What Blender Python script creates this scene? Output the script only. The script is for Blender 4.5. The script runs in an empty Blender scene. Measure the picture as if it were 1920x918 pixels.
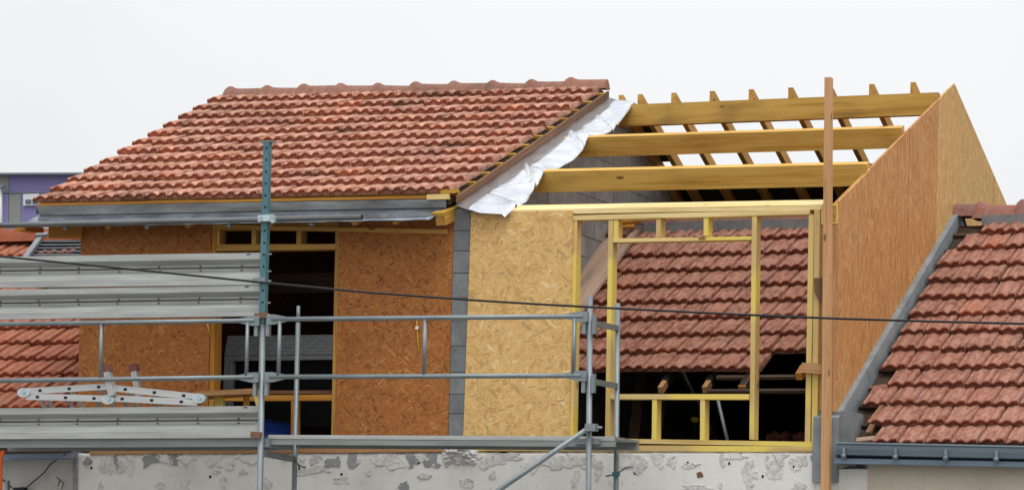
import bpy, bmesh, math, random
from mathutils import Vector, Matrix, noise
random.seed(7)
scene = bpy.context.scene
COL = scene.collection

# ------------------------------------------------------------------ camera
PXC, PYC = 960.0, 800.0                      # principal point in photo pixels (1920 x 918)
VPX, VPD = (-13000.0, 800.0), (3600.0, 1250.0)   # vanishing points of the facade and of the depth lines
F = math.sqrt(-((VPX[0]-PXC)*(VPD[0]-PXC) + (VPX[1]-PYC)*(VPD[1]-PYC)))
EX = -Vector((VPX[0]-PXC, -(VPX[1]-PYC), -F)).normalized()
EY = Vector((VPD[0]-PXC, -(VPD[1]-PYC), -F)).normalized()
EZ = EX.cross(EY)
ROT = Matrix((EX, EY, EZ))                   # camera space -> world
CP = ROT @ (Vector((868-PXC, -(815-PYC), -F)) / F * 30.7)
CAMLOC = Vector((-CP.x, -CP.y, 1.6))
cam = bpy.data.cameras.new('camera')
cam.sensor_width = 36.0
cam.lens = F/1920*36
cam.shift_x = 0.0
cam.shift_y = (PYC-459)/1920
cam.clip_end = 2000
camo = bpy.data.objects.new('camera', cam); COL.objects.link(camo)
camo.matrix_world = Matrix.Translation(CAMLOC) @ ROT.to_4x4()
scene.camera = camo

# ------------------------------------------------------------------ sky, sun, exposure
SUN_EL, SUN_AZ = math.radians(62), math.radians(145)     # azimuth clockwise from +Y
SKY = 1.0
world = bpy.data.worlds.new('World'); scene.world = world; world.use_nodes = True
wn = world.node_tree; wn.nodes.clear()
wo = wn.nodes.new('ShaderNodeOutputWorld'); bg = wn.nodes.new('ShaderNodeBackground')
sky = wn.nodes.new('ShaderNodeTexSky'); sky.sky_type = 'NISHITA'; sky.sun_disc = False
sky.sun_elevation = SUN_EL; sky.sun_rotation = SUN_AZ; sky.dust_density = 4
mul = wn.nodes.new('ShaderNodeMix'); mul.data_type = 'RGBA'; mul.blend_type = 'MULTIPLY'
mul.inputs[0].default_value = 1; mul.inputs[7].default_value = (0.1, 0.1, 0.1, 1)
tcw = wn.nodes.new('ShaderNodeTexCoord')
cn = wn.nodes.new('ShaderNodeTexNoise'); cn.inputs['Scale'].default_value = 3.0; cn.inputs['Detail'].default_value = 4
cr = wn.nodes.new('ShaderNodeValToRGB')
cr.color_ramp.elements[0].position = 0.3; cr.color_ramp.elements[0].color = (0.80, 0.83, 0.85, 1)
cr.color_ramp.elements[1].position = 0.7; cr.color_ramp.elements[1].color = (0.96, 0.965, 0.97, 1)
mixw = wn.nodes.new('ShaderNodeMix'); mixw.data_type = 'RGBA'; mixw.inputs[0].default_value = 0.93   # overcast
L = wn.links.new
L(tcw.outputs['Generated'], cn.inputs['Vector']); L(cn.outputs['Fac'], cr.inputs['Fac'])
L(sky.outputs['Color'], mul.inputs[6]); L(mul.outputs[2], mixw.inputs[6]); L(cr.outputs['Color'], mixw.inputs[7])
sx = wn.nodes.new('ShaderNodeSeparateXYZ'); L(tcw.outputs['Generated'], sx.inputs[0])
mr = wn.nodes.new('ShaderNodeMapRange'); mr.inputs[1].default_value = 0.0; mr.inputs[2].default_value = 1.0
mr.inputs[3].default_value = 0.89; mr.inputs[4].default_value = 1.65      # an overcast sky is brightest overhead
L(sx.outputs[2], mr.inputs[0])
ov = wn.nodes.new('ShaderNodeVectorMath'); ov.operation = 'SCALE'; L(mixw.outputs[2], ov.inputs[0]); L(mr.outputs[0], ov.inputs[3])
L(ov.outputs[0], bg.inputs['Color']); bg.inputs['Strength'].default_value = SKY
L(bg.outputs['Background'], wo.inputs['Surface'])
sun = bpy.data.lights.new('sun', 'SUN'); sun.energy = 1.1; sun.angle = math.radians(22); sun.color = (1.0, 0.965, 0.91)
suno = bpy.data.objects.new('sun', sun); COL.objects.link(suno)
sd = Vector((math.sin(SUN_AZ)*math.cos(SUN_EL), math.cos(SUN_AZ)*math.cos(SUN_EL), math.sin(SUN_EL)))
suno.rotation_euler = sd.to_track_quat('Z', 'Y').to_euler(); suno.location = (10, -20, 30)
scene.view_settings.view_transform = 'Standard'; scene.view_settings.look = 'None'
scene.view_settings.exposure = 0.0; scene.view_settings.gamma = 1.0

# ------------------------------------------------------------------ where a photo pixel meets a plane of the place
def ray(x, y): return ROT @ Vector((x-PXC, -(y-PYC), -F))
def on_y(x, y, Y=0.0):
    d = ray(x, y); return CAMLOC + d*((Y-CAMLOC.y)/d.y)
def on_x(x, y, X):
    d = ray(x, y); return CAMLOC + d*((X-CAMLOC.x)/d.x)
def on_plane(x, y, q, n):
    d = ray(x, y); return CAMLOC + d*((q-CAMLOC).dot(n)/d.dot(n))

# ------------------------------------------------------------------ materials
class NT:
    def __init__(s, name):
        s.m = bpy.data.materials.new(name); s.m.use_nodes = True
        s.t = s.m.node_tree; s.b = s.t.nodes['Principled BSDF']
    def n(s, typ, **kw):
        nd = s.t.nodes.new('ShaderNode'+typ)
        for k, v in kw.items(): setattr(nd, k, v)
        return nd
    def put(s, sock, v):
        if v is None: return
        if isinstance(v, bpy.types.NodeSocket): s.t.links.new(v, sock)
        elif isinstance(v, (tuple, list)) and len(v) == 3 and sock.type == 'RGBA': sock.default_value = (*v, 1)
        else: sock.default_value = v
    def coord(s, which='Object', rnd=True):
        c = s.n('TexCoord').outputs[which]
        if rnd:
            oi = s.n('ObjectInfo').outputs['Random']
            ml = s.math('MULTIPLY', oi, 37.0)
            c = s.vmath('ADD', c, ml)
        return c
    def pos(s): return s.n('NewGeometry').outputs['Position']
    def math(s, op, a, b=None, c=None, clamp=False):
        nd = s.n('Math', operation=op); nd.use_clamp = clamp
        for i, v in enumerate((a, b, c)): s.put(nd.inputs[i], v)
        return nd.outputs[0]
    def vmath(s, op, a, b=None):
        nd = s.n('VectorMath', operation=op); s.put(nd.inputs[0], a)
        if b is not None: s.put(nd.inputs[1], b)
        return nd.outputs[0]
    def scale(s, v, sc): return s.vmath('MULTIPLY', v, Vector(sc))
    def rot(s, v, ang):
        nd = s.n('VectorRotate', rotation_type='Z_AXIS'); s.put(nd.inputs['Vector'], v); nd.inputs['Angle'].default_value = ang
        return nd.outputs[0]
    def noise(s, v, sc, det=4, rough=0.55, dist=0.0):
        nd = s.n('TexNoise'); s.put(nd.inputs['Vector'], v); nd.inputs['Scale'].default_value = sc
        nd.inputs['Detail'].default_value = det; nd.inputs['Roughness'].default_value = rough; nd.inputs['Distortion'].default_value = dist
        return nd.outputs['Fac']
    def vor(s, v, sc, feat='F1'):
        nd = s.n('TexVoronoi', feature=feat); s.put(nd.inputs['Vector'], v); nd.inputs['Scale'].default_value = sc
        return nd
    def ramp(s, f, stops, interp='LINEAR'):
        nd = s.n('ValToRGB'); s.put(nd.inputs['Fac'], f); cr = nd.color_ramp; cr.interpolation = interp
        while len(cr.elements) < len(stops): cr.elements.new(0.5)
        for e, (p, c) in zip(cr.elements, stops):
            e.position = p; e.color = (*c, 1) if isinstance(c, (tuple, list)) else (c, c, c, 1)
        return nd.outputs['Color']
    def mix(s, f, a, b, mode='MIX'):
        nd = s.n('Mix', data_type='RGBA', blend_type=mode); nd.clamp_factor = True
        s.put(nd.inputs[0], f); s.put(nd.inputs[6], a); s.put(nd.inputs[7], b)
        return nd.outputs[2]
    def step(s, v, lo, hi):
        nd = s.n('MapRange', interpolation_type='SMOOTHSTEP'); s.put(nd.inputs[0], v)
        nd.inputs[1].default_value = lo; nd.inputs[2].default_value = hi
        return nd.outputs[0]
    def sepx(s, v, i=0):
        nd = s.n('SeparateXYZ'); s.put(nd.inputs[0], v); return nd.outputs[i]
    def rnd(s): return s.n('ObjectInfo').outputs['Random']
    def out(s, col, rough=0.8, metal=0.0, bump=None, bstr=0.3, bdist=0.01, spec=0.3):
        s.put(s.b.inputs['Base Color'], col); s.put(s.b.inputs['Roughness'], rough); s.put(s.b.inputs['Metallic'], metal)
        s.b.inputs['Specular IOR Level'].default_value = spec
        if bump is not None:
            bn = s.n('Bump'); bn.inputs['Strength'].default_value = bstr; bn.inputs['Distance'].default_value = bdist
            s.put(bn.inputs['Height'], bump); s.t.links.new(bn.outputs[0], s.b.inputs['Normal'])
        return s.m

def lerp3(a, b, t): return tuple(x+(y-x)*t for x, y in zip(a, b))

def m_osb(name, cols, fl=(8, 34), straight=0.0, warp=0.02, contrast=1.0, grime=0.0, grimecol=(0.1, 0.05, 0.02)):
    """overlapping wood strands: several rotated layers of stretched cells, each strand its own tone"""
    s = NT(name); c = s.coord()
    wob = s.n('TexNoise'); s.put(wob.inputs['Vector'], c); wob.inputs['Scale'].default_value = 9; wob.inputs['Detail'].default_value = 2
    w = s.vmath('SUBTRACT', wob.outputs['Color'], Vector((0.5, 0.5, 0.5)))
    c2 = s.vmath('ADD', c, s.scale(w, (warp, warp, 0.0)))
    tone = None
    angs = [0.3, 1.25, 2.2, 2.85, 0.85, 1.75]; ks = [0.75, 1.25, 1.0, 1.7, 1.2, 2.1]; gates = [0, .5, .5, .55, .6, .62]
    if straight > 0:
        # weathered face: fine upright fibres with a few strands lying across
        fib = s.noise(s.scale(c2, (70, 3.0, 1)), 1.0, 4, 0.65, 0.3)
        fib2 = s.noise(s.scale(c2, (150, 9.0, 1)), 1.0, 2, 0.6)
        tone = s.math('MULTIPLY_ADD', s.math('SUBTRACT', fib, 0.5), 2.4, s.math('MULTIPLY_ADD', s.math('SUBTRACT', fib2, 0.5), 1.2, 0.47))
        angs = [1.72, 1.37, 2.3, 0.9]; ks = [1.0, 1.3, 1.6, 1.9]; gates = [.62, .68, .86, .9]
    for i, a in enumerate(angs):
        r = s.rot(s.vmath('ADD', c2, Vector((3.1*i, 1.7*i, 0))), a)
        k = ks[i]
        v = s.vor(s.scale(r, (fl[0]*k, fl[1]*k, 0.0)), 1.0)
        sp = s.n('SeparateColor'); s.put(sp.inputs[0], v.outputs['Color'])
        g = s.noise(s.scale(r, (6, 160, 1)), 1.0, 2)
        val = s.math('MULTIPLY_ADD', s.math('SUBTRACT', g, 0.5), 0.35, sp.outputs[0])
        if straight > 0: val = s.math('MULTIPLY_ADD', val, 0.7, 0.35 if i > 1 else 0.12)
        if tone is None: tone = val
        else:
            mk = s.math('GREATER_THAN', sp.outputs[1], gates[i])
            soft = s.math('MULTIPLY', mk, s.math('SUBTRACT', 1.0, s.step(v.outputs['Distance'], 0.45, 0.75)))
            tone = s.n_mixf(soft, tone, val)
    crk = s.step(s.noise(s.scale(c2, (14, 40, 1)), 1.0, 3, 0.6, 1.2), 0.66, 0.74)
    big = s.noise(c, 1.6, 3)
    tone = s.math('ADD', s.math('MULTIPLY', s.math('SUBTRACT', tone, 0.5), contrast), 0.5)
    tone = s.math('MULTIPLY_ADD', s.math('SUBTRACT', big, 0.5), 0.35, tone)
    n = len(cols); col = s.ramp(tone, cols if len(cols[0]) == 2 else [(i/(n-1)*0.9+0.05, cc) for i, cc in enumerate(cols)])
    col = s.mix(s.math('MULTIPLY', crk, 0.35), col, lerp3(cols[0][1] if len(cols[0]) == 2 else cols[0], (0, 0, 0), 0.3))
    if grime > 0:
        gm = s.step(s.noise(s.scale(c, (2.0, 0.7, 1)), 1.5, 5, 0.65), 0.5, 0.85)
        col = s.mix(s.math('MULTIPLY', gm, grime), col, grimecol)
    return s.out(col, 0.72, bump=tone, bstr=0.25, bdist=0.004, spec=0.25)
def _mixf(s, f, a, b):
    nd = s.n('Mix', data_type='FLOAT'); s.put(nd.inputs[0], f); s.put(nd.inputs[2], a); s.put(nd.inputs[3], b)
    return nd.outputs[0]
NT.n_mixf = _mixf

def m_wood(name, light, dark, knot=(0.12, 0.045, 0.015), knots=0.5, blot=0.3, blotcol=None, yel=None, rough=0.7):
    s = NT(name); c = s.coord()
    g = s.noise(s.scale(c, (1.1, 26, 26)), 1.0, 5, 0.6, 0.6)
    g2 = s.noise(s.scale(c, (0.7, 7, 7)), 1.0, 3, 0.5, 0.4)
    f = s.math('ADD', s.math('MULTIPLY', g, 0.6), s.math('MULTIPLY', g2, 0.5))
    fine = s.noise(s.scale(c, (2.5, 90, 90)), 1.0, 3, 0.6)
    f = s.math('MULTIPLY_ADD', s.math('SUBTRACT', fine, 0.5), 0.25, f)
    col = s.ramp(f, [(0.36, lerp3(dark, (0, 0, 0), 0.22)), (0.46, dark), (0.55, lerp3(dark, light, 0.65)), (0.66, light)])
    rv = s.rnd()
    col = s.mix(0.75, col, s.mix(rv, (0.70, 0.66, 0.62), (1.14, 1.14, 1.13)), 'MULTIPLY')
    bl = s.step(s.noise(s.scale(c, (1.2, 3, 3)), 1.4, 4), 0.5, 0.78)
    col = s.mix(s.math('MULTIPLY', bl, blot), col, blotcol or lerp3(dark, (0.05, 0.03, 0.01), 0.4))
    if yel: col = s.mix(s.step(s.noise(s.scale(c, (1.0, 1, 1)), 1.3, 1), 0.48, 0.6), col, yel)
    v = s.vor(s.scale(c, (2.6, 7, 7)), 1.0)
    sp = s.n('SeparateColor'); s.put(sp.inputs[0], v.outputs['Color'])
    km = s.math('MULTIPLY', s.math('SUBTRACT', 1.0, s.step(v.outputs['Distance'], 0.07, 0.15)), s.math('GREATER_THAN', sp.outputs[0], 1-knots))
    col = s.mix(s.math('MULTIPLY', km, 0.85), col, knot)
    return s.out(col, rough, bump=f, bstr=0.15, bdist=0.003, spec=0.25)

def m_tile(name, base, pale, dark, palef=0.5, lich=0.4, rv=0.5, mask=True):
    s = NT(name); c = s.coord(); p = s.pos(); r = s.rnd()
    wn_ = s.n('TexWhiteNoise', noise_dimensions='1D'); s.put(wn_.inputs['W'], s.math('MULTIPLY', r, 913.7)); r2 = wn_.outputs['Value']
    col = s.mix(s.math('MULTIPLY', r, rv), base, dark)
    col = s.mix(s.math('MULTIPLY', s.step(r2, 0.90, 1.0), 0.7), col, lerp3(base, (0.58, 0.16, 0.07), 0.6))
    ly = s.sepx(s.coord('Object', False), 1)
    topm = s.step(ly, 0.004, 0.016) if mask else 1.0  # tops paler than noses: weathering, with light and shade added in the colour
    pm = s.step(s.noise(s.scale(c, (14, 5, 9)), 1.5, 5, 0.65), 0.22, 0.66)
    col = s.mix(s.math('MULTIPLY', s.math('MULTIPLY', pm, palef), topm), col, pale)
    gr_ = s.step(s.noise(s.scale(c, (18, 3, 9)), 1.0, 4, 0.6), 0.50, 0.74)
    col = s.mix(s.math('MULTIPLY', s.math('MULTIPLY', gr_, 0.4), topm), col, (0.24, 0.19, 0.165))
    st = s.step(s.noise(s.scale(c, (26, 4, 10)), 1.0, 4, 0.6), 0.52, 0.75)
    col = s.mix(s.math('MULTIPLY', st, 0.28), col, dark)
    lm = s.step(s.noise(p, 1.3, 7, 0.72), 0.50, 0.72)
    col = s.mix(s.math('MULTIPLY', lm, lich), col, (0.075, 0.055, 0.045))
    sp_ = s.step(s.noise(c, 55, 2, 0.5), 0.64, 0.75)
    col = s.mix(s.math('MULTIPLY', sp_, 0.3), col, (0.45, 0.38, 0.32))
    dk = s.step(s.noise(c, 38, 2, 0.5), 0.66, 0.78)
    col = s.mix(s.math('MULTIPLY', dk, 0.5), col, (0.06, 0.04, 0.035))
    return s.out(col, 0.85, bump=s.noise(c, 60, 5, 0.7), bstr=0.2, bdist=0.004, spec=0.2)

def m_metal(name, col, dark, rough=0.45, metal=0.7, sc=(2, 14, 14), spots=0.3, spotcol=(0.1, 0.09, 0.08)):
    s = NT(name); c = s.coord()
    n1 = s.noise(s.scale(c, sc), 1.3, 5, 0.65)
    cc = s.ramp(n1, [(0.3, dark), (0.65, col)])
    sm = s.step(s.noise(c, 14, 6, 0.75), 0.56, 0.76)
    cc = s.mix(s.math('MULTIPLY', sm, spots), cc, spotcol)
    rg = s.math('MULTIPLY_ADD', n1, 0.25, rough-0.12)
    return s.out(cc, rg, metal, bump=n1, bstr=0.08, bdist=0.003, spec=0.4)

def m_block(name, a, b, sc=1.0):
    s = NT(name); c = s.coord()
    r = s.rnd()
    n1 = s.noise(c, 5*sc, 6, 0.7); n2 = s.noise(c, 70*sc, 3, 0.7)
    col = s.ramp(n1, [(0.3, a), (0.7, b)])
    col = s.mix(0.55, col, s.mix(r, (0.72, 0.73, 0.75), (1.15, 1.15, 1.13)), 'MULTIPLY')
    col = s.mix(s.math('MULTIPLY', s.step(n2, 0.55, 0.75), 0.35), col, lerp3(a, (0, 0, 0), 0.4))
    return s.out(col, 0.95, bump=s.math('ADD', n1, n2), bstr=0.5, bdist=0.008, spec=0.1)

def m_plaster(name, col, stain, dirt, vst=0.5, rough_b=0.3):
    s = NT(name); c = s.coord('Object', False)
    n1 = s.noise(c, 1.4, 6, 0.65); n3 = s.noise(s.scale(c, (5.5, 5.5, 0.55)), 1.0, 5, 0.65)
    cc = s.mix(s.step(n1, 0.42, 0.72), col, stain)
    cc = s.mix(s.math('MULTIPLY', s.step(n3, 0.5, 0.78), vst), cc, stain)
    pt = s.step(s.noise(c, 5.5, 6, 0.68, 0.4), 0.66, 0.675)
    cc = s.mix(s.math('MULTIPLY', pt, 0.55), cc, lerp3(stain, dirt, 0.35))
    sp_ = s.step(s.noise(c, 21, 3, 0.6), 0.67, 0.72)
    cc = s.mix(s.math('MULTIPLY', sp_, 0.6), cc, dirt)
    hb = s.noise(c, 45, 5, 0.7)
    return s.out(cc, 0.92, bump=s.math('SUBTRACT', hb, s.math('MULTIPLY', pt, 0.8)), bstr=rough_b, bdist=0.012, spec=0.15)

def m_plain(name, col, rough=0.7, metal=0.0, var=0.25, sc=6):
    s = NT(name); c = s.coord()
    n1 = s.noise(c, sc, 5, 0.65)
    cc = s.mix(s.math('MULTIPLY', n1, var), col, lerp3(col, (0, 0, 0), 0.6))
    return s.out(cc, rough, metal, bump=n1, bstr=0.1, bdist=0.004)

def m_patch(name, plaster, a, b, cover):
    # scraped plaster: bare mortar with dusty remains of the white coat over it
    s = NT(name); c = s.coord('Object', True)
    n1 = s.noise(c, 9, 5, 0.7); n2 = s.noise(c, 60, 4, 0.7); n3 = s.noise(c, 22, 4, 0.65)
    col = s.ramp(n1, [(0.3, a), (0.7, b)])
    col = s.mix(s.math('MULTIPLY', s.step(n3, 0.5-cover*0.25, 0.72-cover*0.25), 0.85), col, plaster)
    col = s.mix(s.math('MULTIPLY', s.step(n2, 0.58, 0.75), 0.4), col, lerp3(a, (0, 0, 0), 0.5))
    return s.out(col, 0.95, bump=s.math('ADD', n3, n2), bstr=0.4, bdist=0.008, spec=0.1)
M = {}
M['osb_new'] = m_osb('light_strand_board', [(.0, (0.454, 0.332, 0.176)), (.06, (0.540, 0.332, 0.132)), (.14, (0.605, 0.353, 0.116)), (.24, (0.799, 0.524, 0.209)), (.34, (0.518, 0.294, 0.099)), (.46, (0.799, 0.514, 0.193)), (.56, (0.670, 0.385, 0.165)), (.66, (0.832, 0.567, 0.231)), (.76, (0.572, 0.342, 0.110)), (.86, (0.810, 0.556, 0.237)), (.94, (0.713, 0.471, 0.171)), (1.0, (0.842, 0.642, 0.352))], (5.5, 23), contrast=1.0)
M['osb_old'] = m_osb('weathered_strand_board', [(.0, (0.148, 0.053, 0.020)), (.09, (0.239, 0.080, 0.023)), (.22, (0.388, 0.138, 0.033)), (.36, (0.285, 0.094, 0.025)), (.48, (0.445, 0.175, 0.046)), (.60, (0.319, 0.108, 0.029)), (.72, (0.467, 0.193, 0.055)), (.86, (0.331, 0.117, 0.032)), (1.0, (0.536, 0.257, 0.083))], (7, 50), warp=.03, contrast=1.0, grime=0.3, grimecol=(0.194, 0.058, 0.020))
M['osb_gable'] = m_osb('gable_strand_board', [(.1, (0.371, 0.155, 0.047)), (.35, (0.484, 0.225, 0.071)), (.55, (0.556, 0.275, 0.093)), (.75, (0.618, 0.315, 0.128)), (1.0, (0.742, 0.460, 0.221))], (6.5, 40), straight=1, contrast=0.9, grime=0.35, grimecol=(0.474, 0.290, 0.200))
M['osb_gable_pale'] = m_osb('pale_gable_strand_board', [(.1, (0.420, 0.232, 0.080)), (.35, (0.567, 0.331, 0.117)), (.55, (0.630, 0.375, 0.136)), (.75, (0.683, 0.435, 0.178)), (1.0, (0.788, 0.552, 0.291))], (6.5, 40), straight=1, contrast=0.9, grime=0.2, grimecol=(0.504, 0.256, 0.094))
M['purlin'] = m_wood('ochre_timber', (0.76, 0.48, 0.125), (0.60, 0.33, 0.065), knots=0.6, blot=0.4, blotcol=(0.36, 0.16, 0.02))
M['purlin_old'] = m_wood('stained_timber', (0.62, 0.38, 0.09), (0.44, 0.24, 0.045), knots=0.3, blot=0.75, blotcol=(0.20, 0.12, 0.04))
M['rafter'] = m_wood('rafter_timber', (0.64, 0.37, 0.10), (0.46, 0.23, 0.05), knots=0.3)
M['stud'] = m_wood('yellow_treated_timber', (0.800, 0.602, 0.265), (0.680, 0.468, 0.167), knots=0.55, blot=0.2, yel=(0.800, 0.616, 0.147))
M['plate'] = m_wood('pale_timber', (0.84, 0.67, 0.34), (0.72, 0.53, 0.23), knots=0.6, blot=0.1)
M['brown'] = m_wood('brown_timber', (0.25, 0.130, 0.072), (0.15, 0.075, 0.042), knots=0.5, blot=0.4)
M['redwood'] = m_wood('reddish_timber', (0.60, 0.345, 0.165), (0.46, 0.24, 0.105), knots=0.5, blot=0.35)
M['orange'] = m_wood('orange_timber', (0.56, 0.27, 0.045), (0.42, 0.17, 0.025), knots=0.3)
M['batten'] = m_wood('yellow_batten', (0.58, 0.36, 0.06), (0.45, 0.25, 0.03), knots=0.2)
M['greywood'] = m_wood('grey_plywood', (0.50, 0.36, 0.27), (0.34, 0.24, 0.18), knots=0.2, blot=0.5, blotcol=(0.36, 0.20, 0.11))
M['darkwood'] = m_wood('old_dark_timber', (0.085, 0.055, 0.035), (0.04, 0.025, 0.018), knots=0.2)
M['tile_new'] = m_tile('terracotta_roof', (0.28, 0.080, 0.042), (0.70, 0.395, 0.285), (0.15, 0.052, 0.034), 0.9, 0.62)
M['ridge_new'] = m_tile('weathered_ridge', (0.30, 0.125, 0.085), (0.36, 0.22, 0.17), (0.15, 0.065, 0.05), 0.6, 0.55, mask=False)
M['ridge_old'] = m_tile('old_weathered_ridge', (0.24, 0.095, 0.078), (0.34, 0.21, 0.19), (0.12, 0.055, 0.05), 0.6, 0.4, mask=False)
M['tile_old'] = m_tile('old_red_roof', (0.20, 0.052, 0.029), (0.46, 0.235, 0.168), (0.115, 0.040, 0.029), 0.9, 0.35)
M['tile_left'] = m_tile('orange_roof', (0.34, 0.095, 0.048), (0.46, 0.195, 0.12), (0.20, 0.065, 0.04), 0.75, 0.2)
M['galv'] = m_metal('galvanised_steel', (0.31, 0.355, 0.37), (0.20, 0.235, 0.25), 0.5, 0.55, (3, 30, 30), 0.5, (0.24, 0.20, 0.16))
M['tubemetal'] = m_metal('dull_tube_steel', (0.20, 0.215, 0.23), (0.10, 0.09, 0.078), 0.4, 0.6, (0.9, 9, 9), 0.4, (0.14, 0.10, 0.065))
M['plank'] = m_metal('galvanised_plank', (0.52, 0.53, 0.51), (0.36, 0.365, 0.35), 0.55, 0.3, (1.2, 18, 18), 0.45, (0.28, 0.26, 0.22))
M['deck'] = m_metal('dull_deck_steel', (0.33, 0.35, 0.345), (0.23, 0.245, 0.24), 0.55, 0.4, (1.2, 18, 18), 0.3)
M['bluepost'] = m_metal('blue_painted_steel', (0.10, 0.235, 0.265), (0.065, 0.15, 0.175), 0.5, 0.2, (6, 20, 20), 0.35, (0.16, 0.20, 0.19))
M['clamp'] = m_metal('zinc_plated_clamp', (0.62, 0.74, 0.77), (0.45, 0.55, 0.58), 0.4, 0.5, (8, 8, 8), 0.1)
M['zinc'] = m_metal('zinc_sheet', (0.36, 0.42, 0.48), (0.09, 0.11, 0.14), 0.26, 0.8, (1.6, 5.0, 5.0), 0.45, (0.16, 0.17, 0.19))  # broad dark patches paint reflections into the sheet's colour
M['flash'] = m_metal('dull_flashing', (0.26, 0.225, 0.21), (0.14, 0.115, 0.105), 0.4, 0.7, (2.5, 9, 9), 0.4, (0.26, 0.20, 0.18))
M['gutter'] = m_metal('slate_zinc', (0.15, 0.19, 0.225), (0.10, 0.13, 0.16), 0.4, 0.5, (0.8, 6, 6), 0.2)
M['gutter_lip'] = m_metal('slate_zinc_lip', (0.19, 0.25, 0.32), (0.13, 0.17, 0.22), 0.4, 0.4, (0.8, 6, 6), 0.2)
M['slat'] = m_metal('grey_slat_metal', (0.26, 0.29, 0.32), (0.19, 0.215, 0.24), 0.5, 0.3, (1, 8, 8), 0.1)
M['alu'] = m_metal('ladder_aluminium', (0.70, 0.71, 0.70), (0.55, 0.56, 0.56), 0.4, 0.55, (2, 20, 20), 0.15)
M['hinge'] = m_metal('pale_hinge_steel', (0.72, 0.80, 0.80), (0.55, 0.64, 0.65), 0.35, 0.5, (9, 9, 9), 0.1)
M['rust'] = m_metal('rusty_steel', (0.28, 0.15, 0.10), (0.16, 0.08, 0.05), 0.7, 0.3, (8, 8, 8), 0.4)
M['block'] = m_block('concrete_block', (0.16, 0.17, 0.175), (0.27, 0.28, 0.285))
M['block_lit'] = m_block('lit_party_wall_block', (0.24, 0.24, 0.235), (0.38, 0.38, 0.37))  # paler copy of the block, light on the side face put into its colour
M['mortar'] = m_block('mortar_joint', (0.25, 0.255, 0.25), (0.38, 0.38, 0.37))
M['cement'] = m_block('smooth_cement', (0.19, 0.215, 0.23), (0.31, 0.335, 0.35))
M['plaster'] = m_plaster('white_plaster', (0.77, 0.76, 0.725), (0.63, 0.62, 0.58), (0.28, 0.255, 0.24))
M['beige'] = m_plaster('beige_render', (0.64, 0.57, 0.47), (0.54, 0.475, 0.38), (0.33, 0.28, 0.22), 0.3, 0.6)
M['leftwall'] = m_plaster('grey_white_render', (0.66, 0.645, 0.61), (0.54, 0.52, 0.48), (0.25, 0.24, 0.22), 0.6)
M['patch_lt'] = m_block('bare_mortar_pale', (0.56, 0.55, 0.53), (0.72, 0.70, 0.67), 1.5)
M['patch_dk'] = m_block('bare_mortar_grey', (0.25, 0.26, 0.265), (0.34, 0.35, 0.355), 1.5)
M['patch_mid'] = m_block('bare_mortar_mid', (0.52, 0.51, 0.485), (0.70, 0.685, 0.655), 1.5)
PLW = (0.75, 0.74, 0.705)
M['patch_lt'] = m_patch('bare_mortar_pale', PLW, (0.58, 0.57, 0.545), (0.72, 0.705, 0.67), .5)
M['patch_mid'] = m_patch('bare_mortar_mid', PLW, (0.46, 0.45, 0.43), (0.64, 0.63, 0.60), .35)
M['patch_dk'] = m_patch('bare_mortar_grey', PLW, (0.24, 0.25, 0.26), (0.36, 0.37, 0.375), -.25)
M['patch_edge'] = m_block('broken_plaster_edge', (0.25, 0.245, 0.235), (0.42, 0.41, 0.39), 1.5)
M['patch_mid2'] = m_block('chipped_plaster_edge', (0.42, 0.41, 0.39), (0.58, 0.57, 0.54), 1.5)
M['patch_rough'] = m_block('rough_broken_mortar', (0.46, 0.46, 0.45), (0.74, 0.74, 0.735), 2.5)
M['membrane'] = m_plain('black_underlay', (0.032, 0.026, 0.024), 0.85)
M['dark_in'] = m_plain('dark_interior', (0.014, 0.013, 0.012), 0.95)  # near-black colour stands in for deep shade indoors
M['slab'] = m_plain('shaded_floor', (0.06, 0.055, 0.05), 0.95)  # floor colour darkened to carry the shade indoors
M['rubber'] = m_plain('black_rubber', (0.018, 0.018, 0.02), 0.5)
M['hole'] = m_plain('black_slot', (0.02, 0.02, 0.02), 0.8)
M['redcap'] = m_plain('red_brown_rubber', (0.27, 0.10, 0.075), 0.7)
M['bluetarp'] = m_plain('blue_plastic', (0.012, 0.04, 0.22), 0.35)
M['orangestrap'] = m_plain('orange_webbing', (0.95, 0.16, 0.03), 0.6, var=0.1)
M['yellowstring'] = m_plain('yellow_string', (0.75, 0.55, 0.03), 0.6, var=0.1)
M['white'] = m_plain('white_plastic', (0.72, 0.74, 0.76), 0.35, var=0.1)
M['yellowlamp'] = m_plain('yellow_plastic', (0.65, 0.47, 0.02), 0.5)
M['purple'] = m_plain('purple_cladding', (0.235, 0.205, 0.43), 0.6, var=0.12, sc=0.5)
M['purple2'] = m_plain('violet_cladding', (0.275, 0.235, 0.46), 0.6, var=0.12, sc=0.5)
M['olive'] = m_plain('olive_grey_cladding', (0.28, 0.29, 0.27), 0.6, var=0.12, sc=0.5)
M['grey'] = m_plain('grey_cladding', (0.235, 0.245, 0.275), 0.6, var=0.12, sc=0.5)
M['coping'] = m_plain('grey_coping', (0.22, 0.23, 0.27), 0.5)
M['glass'] = m_plain('dark_glass', (0.13, 0.16, 0.20), 0.12)
M['ground_bounce'] = m_plain('bounce_ground', (0.19, 0.18, 0.165), 0.95, sc=30)  # unseen ground, its tone chosen to bounce light onto the facade
M['pavement'] = m_plain('pavement_concrete', (0.30, 0.29, 0.275), 0.9, sc=8)

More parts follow.
